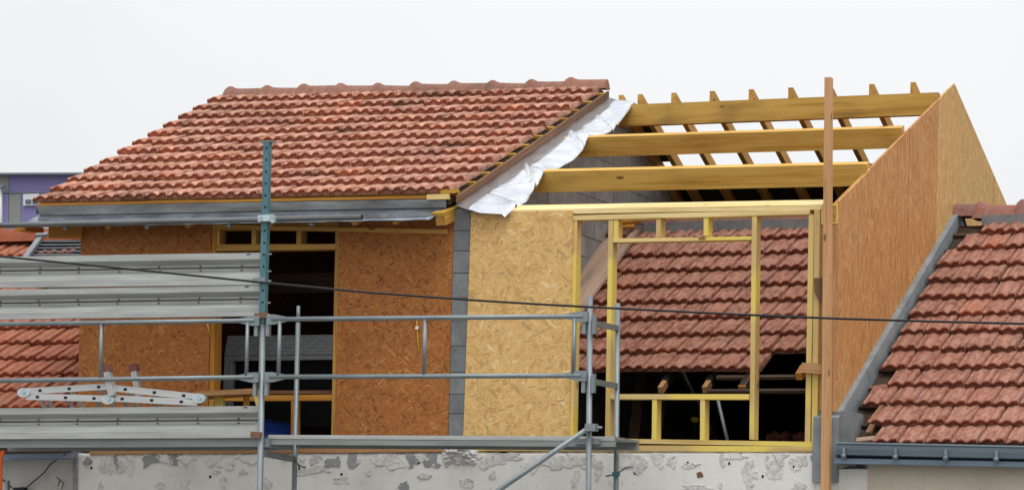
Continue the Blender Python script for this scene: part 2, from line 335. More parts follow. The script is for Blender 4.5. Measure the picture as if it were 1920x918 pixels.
def m_foil():
    s = NT('white_foil'); c = s.coord('Object', False)
    n1 = s.noise(c, 5, 5, 0.6)
    col = s.ramp(n1, [(0.3, (0.52, 0.55, 0.61)), (0.6, (0.74, 0.755, 0.785))])
    return s.out(col, s.math('MULTIPLY_ADD', n1, 0.2, 0.16), 0.75, bump=s.noise(c, 9, 3, 0.5, 0.7), bstr=0.18, bdist=0.012, spec=0.6)
M['foil'] = m_foil()
def m_perf():
    s = NT('perforated_metal'); c = s.coord('Object', False)
    x = s.sepx(c, 0); z = s.sepx(c, 1)
    k = 2*math.pi/0.016
    d = s.math('MULTIPLY', s.math('SINE', s.math('MULTIPLY', x, k)), s.math('SINE', s.math('MULTIPLY', z, k)))
    hm = s.step(d, 0.15, 0.45)
    n1 = s.noise(s.scale(c, (1.3, 6, 6)), 1.2, 5, 0.6)
    base = s.ramp(n1, [(0.35, (0.13, 0.135, 0.135)), (0.7, (0.34, 0.35, 0.355))])
    col = s.mix(s.math('MULTIPLY', hm, 0.75), base, (0.03, 0.03, 0.03))
    return s.out(col, 0.45, 0.6)
M['perf'] = m_perf()
def m_shutter():
    s = NT('slotted_shutter_box'); c = s.coord('Object', False)
    x = s.sepx(c, 0); y = s.sepx(c, 1)
    row = s.math('FLOOR', s.math('MULTIPLY', y, 1/0.035))
    xs = s.math('FRACT', s.math('ADD', s.math('MULTIPLY', x, 1/0.14), s.math('MULTIPLY', row, 0.37)))
    ys = s.math('FRACT', s.math('MULTIPLY', y, 1/0.035))
    mk = s.math('MULTIPLY', s.math('LESS_THAN', xs, 0.72), s.math('LESS_THAN', ys, 0.45))
    return s.out(s.mix(s.math('MULTIPLY', mk, 0.5), (0.74, 0.77, 0.80), (0.36, 0.38, 0.41)), 0.45)
M['shutter'] = m_shutter()

# ------------------------------------------------------------------ object helpers
WM = {}
def reg(o, parent, mw):
    COL.objects.link(o); WM[o] = mw
    if parent is not None:
        o.parent = parent; o.matrix_local = WM[parent].inverted() @ mw
    else: o.matrix_world = mw
    return o
def tag(o, label=None, cat=None, group=None, kind=None):
    if label: o['label'] = label
    if cat: o['category'] = cat
    if group: o['group'] = group
    if kind: o['kind'] = kind
    return o
def thing(name, label, cat, loc, group=None):
    o = bpy.data.objects.new(name, None); o.empty_display_size = 0.2
    reg(o, None, Matrix.Translation(Vector(loc)))
    return tag(o, label, cat, group)
def link(name, me, parent, mw): return reg(bpy.data.objects.new(name, me), parent, mw)
def mesh(name, verts, faces, mat, smooth=False, fix=True):
    me = bpy.data.meshes.new(name); me.from_pydata([tuple(v) for v in verts], [], faces)
    if fix:
        bm = bmesh.new(); bm.from_mesh(me); bmesh.ops.recalc_face_normals(bm, faces=bm.faces); bm.to_mesh(me); bm.free()
    if smooth:
        for p in me.polygons: p.use_smooth = True
    me.materials.append(M[mat] if isinstance(mat, str) else mat)
    return me
def frame(o, x, z):
    x = Vector(x).normalized(); z = Vector(z); z = (z - x*z.dot(x)).normalized(); y = z.cross(x)
    m = Matrix((x, y, z)).transposed().to_4x4(); m.translation = o
    return m
def prism(name, poly, thick, mat, parent=None, axis=None):
    """front polygon (3-D points) pushed back along thick; local X runs along the grain"""
    poly = [Vector(p) for p in poly]; thick = Vector(thick)
    c = sum(poly, Vector())/len(poly)
    if axis is None:
        e = max(((poly[(i+1) % len(poly)]-poly[i]) for i in range(len(poly))), key=lambda v: v.length); axis = e
    mw = frame(c, axis, thick); inv = mw.inverted()
    n = len(poly)
    vs = [inv @ p for p in poly] + [inv @ (p+thick) for p in poly]
    fs = [tuple(range(n)), tuple(range(2*n-1, n-1, -1))] + [(i, (i+1) % n, n+(i+1) % n, n+i) for i in range(n)]
    return link(name, mesh(name, vs, fs, mat), parent, mw)
def face(name, px, Y, th, mat, parent=None, axis=None):
    return prism(name, [on_y(x, y, Y) for x, y in px], (0, th, 0), mat, parent, axis)
def bar(name, p0, p1, w, h, mat, parent=None, up=(0, 0, 1), off=(0, 0)):
    p0, p1 = Vector(p0), Vector(p1); mw = frame((p0+p1)/2, p1-p0, up); l = (p1-p0).length/2
    a, b = off
    vs = [(x*l, y*w/2+a, z*h/2+b) for x in (-1, 1) for y in (-1, 1) for z in (-1, 1)]
    fs = [(0, 1, 3, 2), (4, 6, 7, 5), (0, 4, 5, 1), (2, 3, 7, 6), (0, 2, 6, 4), (1, 5, 7, 3)]
    return link(name, mesh(name, vs, fs, mat), parent, mw)
def box(name, lo, hi, mat, parent=None):
    lo, hi = Vector(lo), Vector(hi); c = (lo+hi)/2
    return bar(name, (lo.x, c.y, c.z), (hi.x, c.y, c.z), hi.y-lo.y, hi.z-lo.z, mat, parent)
def tube(name, pts, r, mat, parent=None, seg=10, cap=True):
    pts = [Vector(p) for p in pts]; mw = frame(pts[0], pts[-1]-pts[0], (0.01, 0.02, 1) if abs((pts[-1]-pts[0]).normalized().z) < 0.9 else (0, -1, 0.01))
    inv = mw.inverted(); q = [inv @ p for p in pts]
    vs, fs = [], []
    for i, p in enumerate(q):
        t = (q[min(i+1, len(q)-1)]-q[max(i-1, 0)]).normalized()
        u = Vector((0, 0, 1)); u = (u-t*u.dot(t)); u = u.normalized() if u.length > 1e-4 else Vector((0, 1, 0)); v = t.cross(u)
        rr = r[i] if isinstance(r, (list, tuple)) else r
        for k in range(seg):
            a = 2*math.pi*k/seg; vs.append(p+u*(math.cos(a)*rr)+v*(math.sin(a)*rr))
    for i in range(len(q)-1):
        for k in range(seg): fs.append((i*seg+k, i*seg+(k+1) % seg, (i+1)*seg+(k+1) % seg, (i+1)*seg+k))
    if cap: fs += [tuple(range(seg-1, -1, -1)), tuple(range((len(q)-1)*seg, len(q)*seg))]
    me = mesh(name, vs, fs, mat)
    for p in me.polygons: p.use_smooth = len(p.vertices) == 4
    return link(name, me, parent, mw)
def sweep(name, prof, p0, p1, mat, parent=None, up=(0, 0, 1), closed=True):
    """profile [(depth, height)] drawn out along p0 -> p1"""
    p0, p1 = Vector(p0), Vector(p1); mw = frame((p0+p1)/2, p1-p0, up); l = (p1-p0).length/2; n = len(prof)
    vs = [(-l, a, b) for a, b in prof]+[(l, a, b) for a, b in prof]
    fs = [(i, (i+1) % n, n+(i+1) % n, n+i) for i in range(n if closed else n-1)]
    if closed: fs += [tuple(range(n)), tuple(range(2*n-1, n-1, -1))]
    return link(name, mesh(name, vs, fs, mat), parent, mw)
def copy_to(o, parent, mw):
    c = o.copy(); return reg(c, parent, mw)
def disc_mesh(name, r, d, mat, seg=10):
    vs = [(math.cos(2*math.pi*k/seg)*r, math.sin(2*math.pi*k/seg)*r, z) for z in (0, d) for k in range(seg)]
    fs = [tuple(range(seg)), tuple(range(seg, 2*seg))]+[(k, (k+1) % seg, seg+(k+1) % seg, seg+k) for k in range(seg)]
    return mesh(name, vs, fs, mat)
V = Vector

# ------------------------------------------------------------------ setting: ground
XG = 3.673                                   # outer face of the timber gable
YR = 3.75                                    # depth of the new ridge
PITCH = 0.4507                               # new roof, rise per metre
gnd = link('ground', mesh('ground', [(-600, -600, 0), (600, -600, 0), (600, 900, 0), (-600, 900, 0)], [(0, 1, 2, 3)], 'ground_bounce', fix=False), None, Matrix.Identity(4)); tag(gnd, kind='structure')
pv = box('pavement', (-60, -2.2, 0.004), (60, 0.0, 0.13), 'pavement'); tag(pv, kind='structure')

# ------------------------------------------------------------------ roof tiles
TILE_PROF = [(0, -.012), (.02, .005), (.06, .001), (.12, .0), (.18, .006), (.26, .018), (.33, .025), (.40, .026), (.47, .020), (.54, .007), (.60, .001), (.65, .002), (.71, .014), (.77, .023), (.82, .025), (.965, .026), (1.0, -.006)]
def tile_mesh(name, w, length, nose, mat, amp=1.0, seed=0, tail=.35):
    rr = random.Random(seed)
    vs, fs = [], []; n = len(TILE_PROF); rows = []
    base = nose
    for (y, dz) in ((0.0, None), (0.0, -0.012), (0.012, 0.0), (length, -nose*0.95)):
        row = []
        for u, h in TILE_PROF:
            x = (u-0.5)*w*0.96
            if dz is None: z = max(h, 0)*amp*0.12 - .004; yy = .026
            else:
                z = base + h*amp*(1.0 if y < .1 else tail) + dz
                yy = y + (rr.uniform(-.002, .002) if y < .02 else 0)
            row.append(len(vs)); vs.append((x, yy, z))
        rows.append(row)
    for a, b in zip(rows, rows[1:]):
        for i in range(n-1): fs.append((a[i], a[i+1], b[i+1], b[i]))
    # underside and ends
    fs.append(tuple(rows[0][::-1])+(rows[3][0], rows[3][-1])) if False else None
    bl, br = len(vs), len(vs)+1
    vs += [(-0.5*w*.985, length, -nose*0.3), (0.5*w*.985, length, -nose*0.3)]
    fs = [f for f in fs if f]
    fs.append((rows[0][0], rows[1][0], rows[2][0], rows[3][0], bl)); fs.append((rows[0][-1], br, rows[3][-1], rows[2][-1], rows[1][-1]))
    fs.append(tuple(rows[0])+(br, bl))
    me = mesh(name, vs, fs, mat)
    return me
def lay_tiles(parent, name, meshes, origin, sdir, ndir, rows, jit=1.0, surf=None):
    """rows: (distance up the slope, x centre) per tile"""
    k = 0
    for s, x in rows:
        p = V((x, origin.y, origin.z)) + sdir*s; xd = V((1, 0, 0))
        if surf: p, xd, sdir, ndir = surf(x, s)
        jx, jy, jr, jt = (random.gauss(0, .002)*jit, random.gauss(0, .005)*jit, random.gauss(0, .009)*jit, random.gauss(0, .009)*jit)
        if random.random() < .05: jy -= random.uniform(.008, .022); jr += random.uniform(-.035, .035)     # a slipped tile
        m = Matrix((xd, sdir, ndir)).transposed().to_4x4(); m.translation = p + V((jx, 0, 0)) + sdir*jy + ndir*abs(random.gauss(0, .002))
        m = m @ Matrix.Rotation(jr, 4, 'Z') @ Matrix.Rotation(jt, 4, 'X') @ Matrix.Rotation(random.gauss(0, .006)*jit, 4, 'Y')
        link(name, meshes[k % len(meshes)], parent, m); k += 1
        k += random.randint(0, 1)
def ridge_mesh(name, l, r, mat, collar=.07):
    """half-round ridge piece with a thicker flared collar at its left end"""
    sec = [(-1.15, -.62), (-.98, -.25), (-.72, .28), (-.38, .72), (0, .9), (.38, .72), (.72, .28), (.98, -.25), (1.15, -.62)]
    st = [(-.012, .92), (-.006, 1.02), (collar*.4, 1.22), (collar*1.0, 1.22), (collar*1.6, 1.05), (collar*2.0, .98), (l*.6, .95), (l+.02, .93)]
    vs, fs = [], []; n = len(sec)
    for x, k in st:
        for a, b in sec: vs.append((x, a*r*(.7+.3*k), (b+.62)*r*k-.62*r))
    for i in range(len(st)-1):
        for j in range(n-1): fs.append((i*n+j, i*n+j+1, (i+1)*n+j+1, (i+1)*n+j))
    fs += [tuple(range(n)), tuple(range((len(st)-1)*n, len(st)*n))]
    me = mesh(name, vs, fs, mat)
    for p in me.polygons: p.use_smooth = False
    return me

# ================================================================== HOUSE with finished roof (left)
house = thing('house', 'house section with complete red tiled roof over weathered orange strand board walls', 'house', (-2.3, 0, 0))
sN = V((0, 1, PITCH)).normalized(); nN = V((0, -PITCH, 1)).normalized()
O_N = V((-4.85, -.036, 5.745))
Zr = 7.345
ze_ = lambda x: 5.751-.0075*(x+4.85)
zr_ = lambda x: 7.440-.021*(x+4.85)         # the old ridge sinks a little towards the party wall
def roof_at(x, s):
    p = (zr_(x)-ze_(x))/(YR-O_N.y); sd_ = V((0, 1, p)).normalized()
    t = s*sd_.y/(YR-O_N.y); xd = V((1, 0, -.0075-.0135*t)).normalized()
    n_ = xd.cross(sd_).normalized()
    return V((x, O_N.y, ze_(x)))+sd_*s, xd, sd_, n_
# roof slab (front and rear slopes)
und = .03
def roofsec(x):
    a, b = ze_(x), zr_(x); q = b-.4307*(7.6-YR)
    return [(x, -.03, a-und), (x, YR, b-und), (x, 7.6, q-und), (x, 7.6, q-und-.07), (x, YR, b-und-.09), (x, -.03, a-und-.07)]
roof = link('roof', mesh('roof', roofsec(-4.79)+roofsec(-.19), [tuple(range(6)), tuple(range(11, 5, -1))]+[(i, (i+1) % 6, 6+(i+1) % 6, 6+i) for i in range(6)], 'darkwood'), house, Matrix.Identity(4))
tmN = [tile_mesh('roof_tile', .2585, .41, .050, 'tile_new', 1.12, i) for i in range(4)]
TW = (4.85-.195)/18
rows = []
for r in range(12):
    for i in range(18): rows.append((.03+.3525*r, -4.85+TW*(i+.5)))
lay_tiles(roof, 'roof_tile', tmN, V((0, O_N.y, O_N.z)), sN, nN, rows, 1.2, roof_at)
# the end tile of each row shows its stepped side; battens stick out past them
for r in range(12):
    s_ = .05+.3525*r+.05
    pa_, pb_ = roof_at(-4.80, s_), roof_at(-.112-random.uniform(0, .025), s_)
    bar('batten', pa_[0]-pa_[3]*.018, pb_[0]-pb_[3]*.018, .040, .032, 'batten', roof, up=nN)
rm = [ridge_mesh('ridge_tile', .455, .074, 'ridge_new')]
rj = (425, 495, 567, 636, 705, 775, 845, 912, 985, 1055)
for i in range(10):
    x = -4.74 + i*.4585
    link('ridge_tile', rm[0], roof, Matrix.Translation((x, YR+.02, zr_(x)+.052+random.uniform(-.007, .007))) @ Matrix.Rotation(.021+random.gauss(0, .012), 4, 'Y') @ Matrix.Rotation(random.gauss(0, .03), 4, 'X'))
# rear slope covering (out of the photograph, closes the roof)
prism('rear_slope', [(-4.85, YR+.03, zr_(-4.85)), (-.195, YR+.03, zr_(-.195)), (-.195, 7.7, zr_(-.195)-.43*(7.7-YR)), (-4.85, 7.7, zr_(-4.85)-.43*(7.7-YR))], (0, 0, -.025), 'tile_new', roof)
# rake board
def rz(y): return 5.735 + .4305*(y-O_N.y)
for a, b in ((-.06, .93), (.935, 2.78), (2.785, 3.70)):
    j = random.uniform(-.004, .004)
    prism('barge_board', [(-.088+j, a, rz(a)-.025), (-.088+j, b, rz(b)-.025), (-.088+j, b, rz(b)-.098), (-.088+j, a, rz(a)-.098)], (-.028, 0, 0), 'brown', house)
# eaves: batten, perforated strip, zinc sheet
face('eave_batten', [(72, 381), (838, 366), (838, 371), (70, 386)], -.040, .03, 'orange', house)
face('eave_batten', [(800, 364.5), (840, 363), (841, 373), (800, 374)], -.085, .04, 'stud', house)
face('eave_batten', [(826, 355), (858, 354), (858, 362), (826, 363)], -.02, .04, 'batten', house)
face('vent_strip', [(68, 386), (836, 373), (837, 390), (75, 405)], -.055, .004, 'perf', house)
face('strip_gap', [(75, 403.5), (837, 388.5), (837, 391), (75, 406)], -.062, .01, 'hole', house)  # black bar paints the shaded gap between vent strip and apron
# zinc apron sheet, slightly wavy
nx, ny = 60, 6; vs, fs = [], []
A0, A1, B0, B1 = on_y(72, 404, -.05), on_y(836, 390, -.05), on_y(33, 425.5, -.36), on_y(806, 411, -.36)
for i in range(nx+1):
    for j in range(ny+1):
        u, v = i/nx, j/ny
        p = A0.lerp(A1, u).lerp(B0.lerp(B1, u), v)
        p = p + V((0, 0, .018*math.sin(v*3.1)*noise.noise(V((u*9, v*2, 3)))+.006*noise.noise(V((u*25, v*2, 9)))*v))
        vs.append(p)
k = len(vs); vs += [p-V((0, 0, .006)) for p in vs]
for i in range(nx):
    for j in range(ny):
        a = i*(ny+1)+j; q = (a, a+1, a+ny+2, a+ny+1); fs.append(q); fs.append(tuple(k+x for x in q[::-1]))
for i in range(nx): a = i*(ny+1)+ny; fs.append((a, a+ny+1, k+a+ny+1, k+a))
for j in range(ny): a = nx*(ny+1)+j; fs.append((a, a+1, k+a+1, k+a)); fs.append((j, j+1, k+j+1, k+j))
link('apron_sheet', mesh('apron_sheet', vs, fs, 'zinc', True), house, Matrix.Identity(4))
# underboards and rafter tails under the apron
for xa in (201, 352, 505, 664, 741):
    q = on_y(xa, 426.5 - .0165*(xa-201), -.30)
    bar('rafter_tail', (q.x, -.30, q.z+.01), (q.x, .02, q.z+.125), .055, .05, 'rafter', house)
bar('rafter_tail', on_x(826, 414, -.2), on_x(852, 399, -.19)+V((0, .05, 0)), .10, .085, 'rafter', house)
bar('rafter_tail', on_x(822, 403, -.22)+V((0, -.02, .0)), on_x(852, 386, -.2)+V((0, .05, 0)), .14, .035, 'batten', house)
for xa in (123, 277, 430, 585):
    q = on_y(xa, 427-.017*(xa-123), -.30)
    bar('gutter_hook', (q.x, -.30, q.z+.05), (q.x, -.30, q.z-.02), .03, .045, 'galv', house, up=(1, 0, 0))
q = on_y(52, 431, -.1); bar('rafter_tail', (q.x, -.25, q.z), (q.x, .1, q.z+.02), .13, .05, 'orange', house)
face('fascia', [(91, 425), (154, 424), (152, 447), (91, 446)], -.05, .03, 'orange', house)
# walls: strand boards
WT = .018
OL = face('wall_panel', [(152, 418), (397, 413), (389, 818), (145, 822)], 0, WT, 'osb_old', house)
face('wall_panel', [(637, 408), (851, 400), (840, 818), (627, 818)], 0, WT, 'osb_old', house)
# nail line: the long loose batten under the eaves
face('ledger_batten', [(398, 421), (838, 430), (838, 438), (398, 429)], -.030, .028, 'rafter', house)
def stud(name, x0, y0, x1, y1, mat, parent, Y=0.0, w=.045, d=.12):
    a, b = on_y(x0, y0, Y), on_y(x1, y1, Y)
    return prism(name, [a, a+V((w, 0, 0)), b+V((w, 0, 0)), b], (0, d, 0), mat, parent, axis=(a-b))
# opening: frame members
stud('jamb', 398, 420, 391, 820, 'orange', house, .002, .05, .14)
stud('jamb', 629, 424, 621, 820, 'rafter', house, .002, .04, .14)
face('lintel', [(404, 458), (635, 457), (635, 467), (404, 470)], .004, .13, 'rafter', house)
face('lintel', [(404, 415), (635, 409), (635, 430), (404, 431)], .012, .12, 'rafter', house)
for x in (472, 556): stud('cripple', x, 430, x-.5, 459, 'rafter', house, .006, .05, .13)
stud('cripple', 404, 430, 403.5, 459, 'rafter', house, .006, .045, .13)
face('sill', [(392, 741), (628, 739), (628, 749.5), (392, 751)], .004, .13, 'orange', house)
face('sill', [(400, 731.5), (627, 731), (627, 737.5), (400, 738)], .16, .06, 'brown', house)
stud('cripple', 546, 750, 545, 817, 'orange', house, .008, .035, .13)
face('sole_plate', [(168, 843), (868, 838), (868, 846), (168, 851)], -.012, .13, 'redwood', house)
# inside: floor, far walls
box('floor_slab', (-4.2, .02, 3.18), (-.19, 7.4, 3.36), 'slab', house)
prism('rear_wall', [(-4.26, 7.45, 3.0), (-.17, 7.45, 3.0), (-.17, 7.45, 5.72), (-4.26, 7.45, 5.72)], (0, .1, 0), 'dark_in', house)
gz = lambda y: Zr-.11-PITCH*abs(y-YR)
prism('side_wall', [(-4.24, .03, 3.2), (-4.24, 7.45, 3.2), (-4.24, 7.45, gz(7.45)), (-4.24, YR, gz(YR)), (-4.24, .03, gz(.03))], (.1, 0, 0), 'osb_old', house)
for x in (-3.2, -2.2, -1.2): bar('rafter', (x, .1, gz(.1)-.05), (x, YR, gz(YR)-.05), .06, .12, 'darkwood', house)
bar('tie_beam', (-4.1, 1.3, 5.05), (-.2, 1.3, 5.05), .1, .2, 'darkwood', house)

# ================================================================== PARTY WALL of blocks
pw = thing('block_wall', 'grey concrete block party wall rising between tiled roof and open timber frame', 'wall', (-.08, 0, 3.2))
zt = lambda y: 5.555 + .4305*y if y <= YR else 5.555+.4305*YR-.4305*(y-YR)
joints = [392, 432, 470, 512, 558, 602, 648, 697, 738, 775, 818]
for i in range(10):
    ya, yb = joints[i], joints[i+1]
    xr = lambda y: 883-(y-392)*13.5/426
    xl = lambda y: 852-(y-392)*11/426
    g = 1.0
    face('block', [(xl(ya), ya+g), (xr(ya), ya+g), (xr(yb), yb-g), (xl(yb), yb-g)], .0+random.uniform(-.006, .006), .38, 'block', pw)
face('mortar_core', [(853, 391.5), (882, 391.5), (868.5, 820), (842, 820)], .012, .36, 'mortar', pw)
mort = prism('mortar_core', [(.004, .385, 3.3), (.004, 7.4, 3.3), (.004, 7.4, zt(7.4)-.01), (.004, YR, zt(YR)-.01), (.004, .385, zt(.385)-.01)], (-.165, 0, 0), 'mortar', pw)
for r in range(20):
    z0 = 3.34 + r*.212; z1 = z0 + .204
    off = .25 if r % 2 else 0
    y0 = .385 - off
    while y0 < 5.4:
        a, b = max(y0, .385)+.004, min(y0+.5, 5.4)-.004
        y0 += .5
        if b-a < .06: continue
        poly = [(a, z0), (b, z0)]
        ta, tb = zt(a)-.004, zt(b)-.004
        if min(ta, tb) <= z0+.02: continue
        poly += [(b, min(z1, tb)), (a, min(z1, ta))]
        X = .012+random.uniform(-.004, .004)
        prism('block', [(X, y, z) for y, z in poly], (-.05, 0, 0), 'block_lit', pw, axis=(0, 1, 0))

# dull flashing between rake board and foil
prism('flashing', [(-.089, -.12, rz(-.12)-.100), (.045, -.12, rz(-.12)-.145), (.045, 3.72, rz(3.72)-.145), (-.089, 3.72, rz(3.72)-.100)], (0, 0, -.006), 'flash', house, axis=(0, 1, PITCH))

# ================================================================== OPEN TIMBER EXTENSION (right)
ext = thing('house_extension', 'open timber roof and window framing with new strand board cladding', 'house extension', (1.8, 0, 3.2))
face('wall_panel', [(883.5, 396.5), (1073.5, 394.8), (1066.5, 819), (868.5, 819)], -.020, .020, 'osb_new', ext)
# top plates (upper one cut to the roof pitch on top)
a, b = on_y(889, 397, 0), on_y(1540, 384, 0); dz = .05
def plate(name, pl, pr, h, mat, top=0.0, d=.14):
    sl = 0
    prof = [(0, 0), (0, h), (d, h+top), (d, 0)]
    return sweep(name, prof, pl, pr, mat, ext)
plate('top_plate', on_y(889, 403.5, -.002), on_y(1540, 392.5, -.002), .046, 'plate', .062)
plate('top_plate', on_y(1074, 412.5, -.006), on_y(1518, 401.5, -.006), .044, 'plate')
stud('stud', 1073.5, 412, 1065.5, 819, 'stud', ext)
stud('stud', 1141, 412, 1134.5, 822, 'stud', ext)
stud('stud', 1410, 404, 1405, 823, 'stud', ext)
stud('stud', 1516.5, 402, 1509, 828, 'stud', ext, .003, .050)
stud('stud', 1527, 392.5, 1521.3, 836, 'stud', ext, -.004, .052)
stud('cripple', 1150.5, 412, 1150, 447, 'stud', ext, .004)
stud('cripple', 1230.5, 409.5, 1230, 444.5, 'stud', ext, .004)
stud('cripple', 1319.5, 406.5, 1319, 442, 'stud', ext, .004)
face('lintel', [(1149.5, 447), (1409, 442.5), (1409, 449), (1149.5, 454)], -.002, .12, 'stud', ext)
face('sill', [(1144.5, 738), (1404.5, 738), (1404.5, 748), (1144.5, 747.5)], -.004, .12, 'stud', ext)
stud('cripple', 1223, 748, 1222, 823, 'stud', ext, .003)
stud('cripple', 1313, 748, 1312.5, 825, 'stud', ext, .003)
face('sole_plate', [(1070, 820), (1521, 827.5), (1521, 836), (1070, 828.5)], .0, .12, 'stud', ext)
face('sole_plate', [(870, 832), (1532, 836), (1532, 846), (870, 844.5)], -.006, .13, 'stud', ext)
# pieces beside the pole
face('end_board', [(1536, 420), (1568.5, 418), (1562, 769), (1535, 769)], .02, .03, 'redwood', ext)
face('end_board', [(1555, 422), (1570, 421), (1564.5, 772), (1552, 772)], .0, .018, 'redwood', ext)
face('plate_end', [(1539, 384), (1571, 381), (1571, 419), (1539, 421)], .006, .03, 'stud', ext)
face('gusset', [(1526, 521), (1541, 520), (1541, 566), (1533, 560), (1527, 548)], -.03, .02, 'brown', ext)
face('brace_block', [(1504, 679), (1540, 681), (1540, 700), (1498, 697)], -.075, .055, 'redwood', ext)
# purlins, set square to the slope
purlin_left = []
def purlin(pl, pr, Yp, h, mat, tilt, w=.085):
    a, b = on_y(*pl, Yp), on_y(*pr, Yp)
    ax = (b-a).normalized(); a = a + ax*(((.2 if Yp > 3 else .10)-a.x)/ax.x); b = a + ax*((XG-.03-a.x)/ax.x)
    purlin_left.append(a + ax*((.25-a.x)/ax.x))
    up = V((0, -math.sin(tilt), math.cos(tilt)))
    d = V((0, math.cos(tilt), math.sin(tilt)))
    return sweep('purlin', [(0, 0), (0, -h), (w, -h), (w, 0)], a, b, mat, ext, up=up)
th = math.atan(PITCH)
purlin((1209, 195), (1700, 175.5), 3.25, .222, 'purlin_old', 0.0)
purlin((1150, 256), (1660, 240.5), 2.03, .205, 'purlin', th)
purlin((1085, 320), (1600, 308), .93, .212, 'purlin', th)
# foil draped over the wall
edge = [(-.2, .40), (.05, .46), (.35, .45), (.55, .40), (.85, .365), (1.0, .375), (1.2, .40), (1.5, .435), (1.8, .415), (2.0, .365), (2.10, .375), (2.2, .46), (2.36, .46), (2.75, .40), (3.2, .355), (3.5, .33), (4.0, .27)]
def eh(y):
    for (a, b), (c, d) in zip(edge, edge[1:]):
        if a <= y <= c: return b+(d-b)*(y-a)/(c-a)
    return edge[-1][1]
SUP = [(-.2, 5.50), (.07, 5.618)]+[(q.y+.05, q.z+.045) for q in purlin_left]+[(4.2, purlin_left[0].z+.06)]
SUP.sort()
def held(y):
    for (a, b), (c, d) in zip(SUP, SUP[1:]):
        if a <= y <= c: return b+(d-b)*(y-a)/(c-a)
    return SUP[-1][1]
def sag(y):
    # rests on the wall plate and on the three purlins, hangs between them
    for a, b in ((.08, .95), (.95, 2.10), (2.10, 3.30)):
        if a <= y <= b: return math.sin(math.pi*(y-a)/(b-a))**.8
    return 0.0
nu, nv = 170, 34; vs, fs = [], []
folds = [(.22, .9, .030), (.62, -.7, .014), (.95, 1.6, .034), (1.02, .7, .020), (2.06, 1.2, .032), (2.13, .4, .022), (2.55, -.8, .012), (2.75, 1.5, .018), (3.3, -.6, .014)]
for i in range(nu+1):
    y = -.11 + 4.02*i/nu
    top = rz(min(y, YR)) - .128 - max(0, y-YR)*.4
    xe = eh(y)
    for j in range(nv+1):
        v = j/nv
        x = -.005 + (xe+.005)*v
        w = min(1, v*2.2); w = w*w*(3-2*w)
        z = (top - .008)*(1-w) + held(y)*w - .070*sag(y)*v**1.3 - .05*max(0, (v-.93)/.07)*(.4+.6*abs(noise.noise(V((y*3, 0, 2)))))
        if y < .05: z -= .25*(.05-y)*v
        for cy, sl, am in folds:
            t = y - cy + sl*(v-.5)*.35
            am *= 1.9
            z += am*math.exp(-(t/.022)**2)*min(1, v*2.2)*(1-.3*v) - .4*am*math.exp(-((t-.05)/.035)**2)*min(1, v*2.2)
        yy = y + .012*noise.noise(V((y*3, v*3, 6)))*v
        z += .0055*noise.fractal(V((y*3.1, v*2.4, 4.2)), 1.0, 2.1, 3)*min(1, v*3)
        vs.append(V((x, yy, z)))
k = len(vs); vs += [p-V((0, 0, .003)) for p in vs]
for i in range(nu):
    for j in range(nv):
        a = i*(nv+1)+j; q = (a, a+1, a+nv+2, a+nv+1); fs.append(q); fs.append(tuple(k+x for x in q[::-1]))
    a = i*(nv+1)+nv; fs.append((a, a+nv+1, k+a+nv+1, k+a)); a = i*(nv+1); fs.append((a, k+a, k+a+nv+1, a+nv+1))
for j in range(nv):
    fs.append((j, k+j, k+j+1, j+1)); a = nu*(nv+1)+j; fs.append((a, a+1, k+a+1, k+a))
fo = link('foil_sheet', mesh('foil_sheet', vs, fs, 'foil', True), None, Matrix.Identity(4))
tag(fo, 'crumpled white metallic foil draped over the sloping party wall beside the tiles', 'foil sheet')

# rear rafters
zR = lambda y: 7.235 - PITCH*(y-YR)
for x in (.03, .245, .625, 1.054, 1.485, 1.918, 2.34, 2.79, 3.228):
    prism('rafter', [(x, YR-.07, zR(YR-.07)), (x, 7.5, zR(7.5)), (x, 7.5, zR(7.5)-.125), (x, YR-.07, zR(YR-.07)-.125)], (.055, 0, 0), 'rafter', ext)
# dark underlay rolled up the lower part of the rear slope
vs, fs = [], []; nx = 60
for i in range(nx+1):
    x = .006 + (XG-.06)*i/nx
    y0 = 5.06 - .05*noise.noise(V((x*1.7, 0, 5))) - .02*noise.noise(V((x*6, 0, 7)))
    for y in (y0, 5.6, 6.6, 7.55): vs.append(V((x, y, zR(y)+.006+(.012*noise.noise(V((x*5, y, 2))) if y == y0 else 0))))
k = len(vs); vs += [p+V((0, 0, .004)) for p in vs]
for i in range(nx):
    for j in range(3): a = i*4+j; q = (a, a+1, a+5, a+4); fs.append(q); fs.append(tuple(k+x for x in q[::-1]))
    fs.append((i*4, i*4+4, k+i*4+4, k+i*4))
link('underlay', mesh('underlay', vs, fs, 'membrane', True), ext, Matrix.Identity(4))
prism('underlay', [(.006, YR+.25, zR(YR+.25)+.012), (.25, YR+.25, zR(YR+.25)+.012), (.25, 4.9, zR(4.9)+.012), (.006, 4.9, zR(4.9)+.012)], (0, 0, .004), 'membrane', ext)
prism('rear_wall', [(.03, 7.45, 3.0), (XG-.1, 7.45, 3.0), (XG-.1, 7.45, 5.6), (.03, 7.45, 5.6)], (0, .1, 0), 'dark_in', ext)
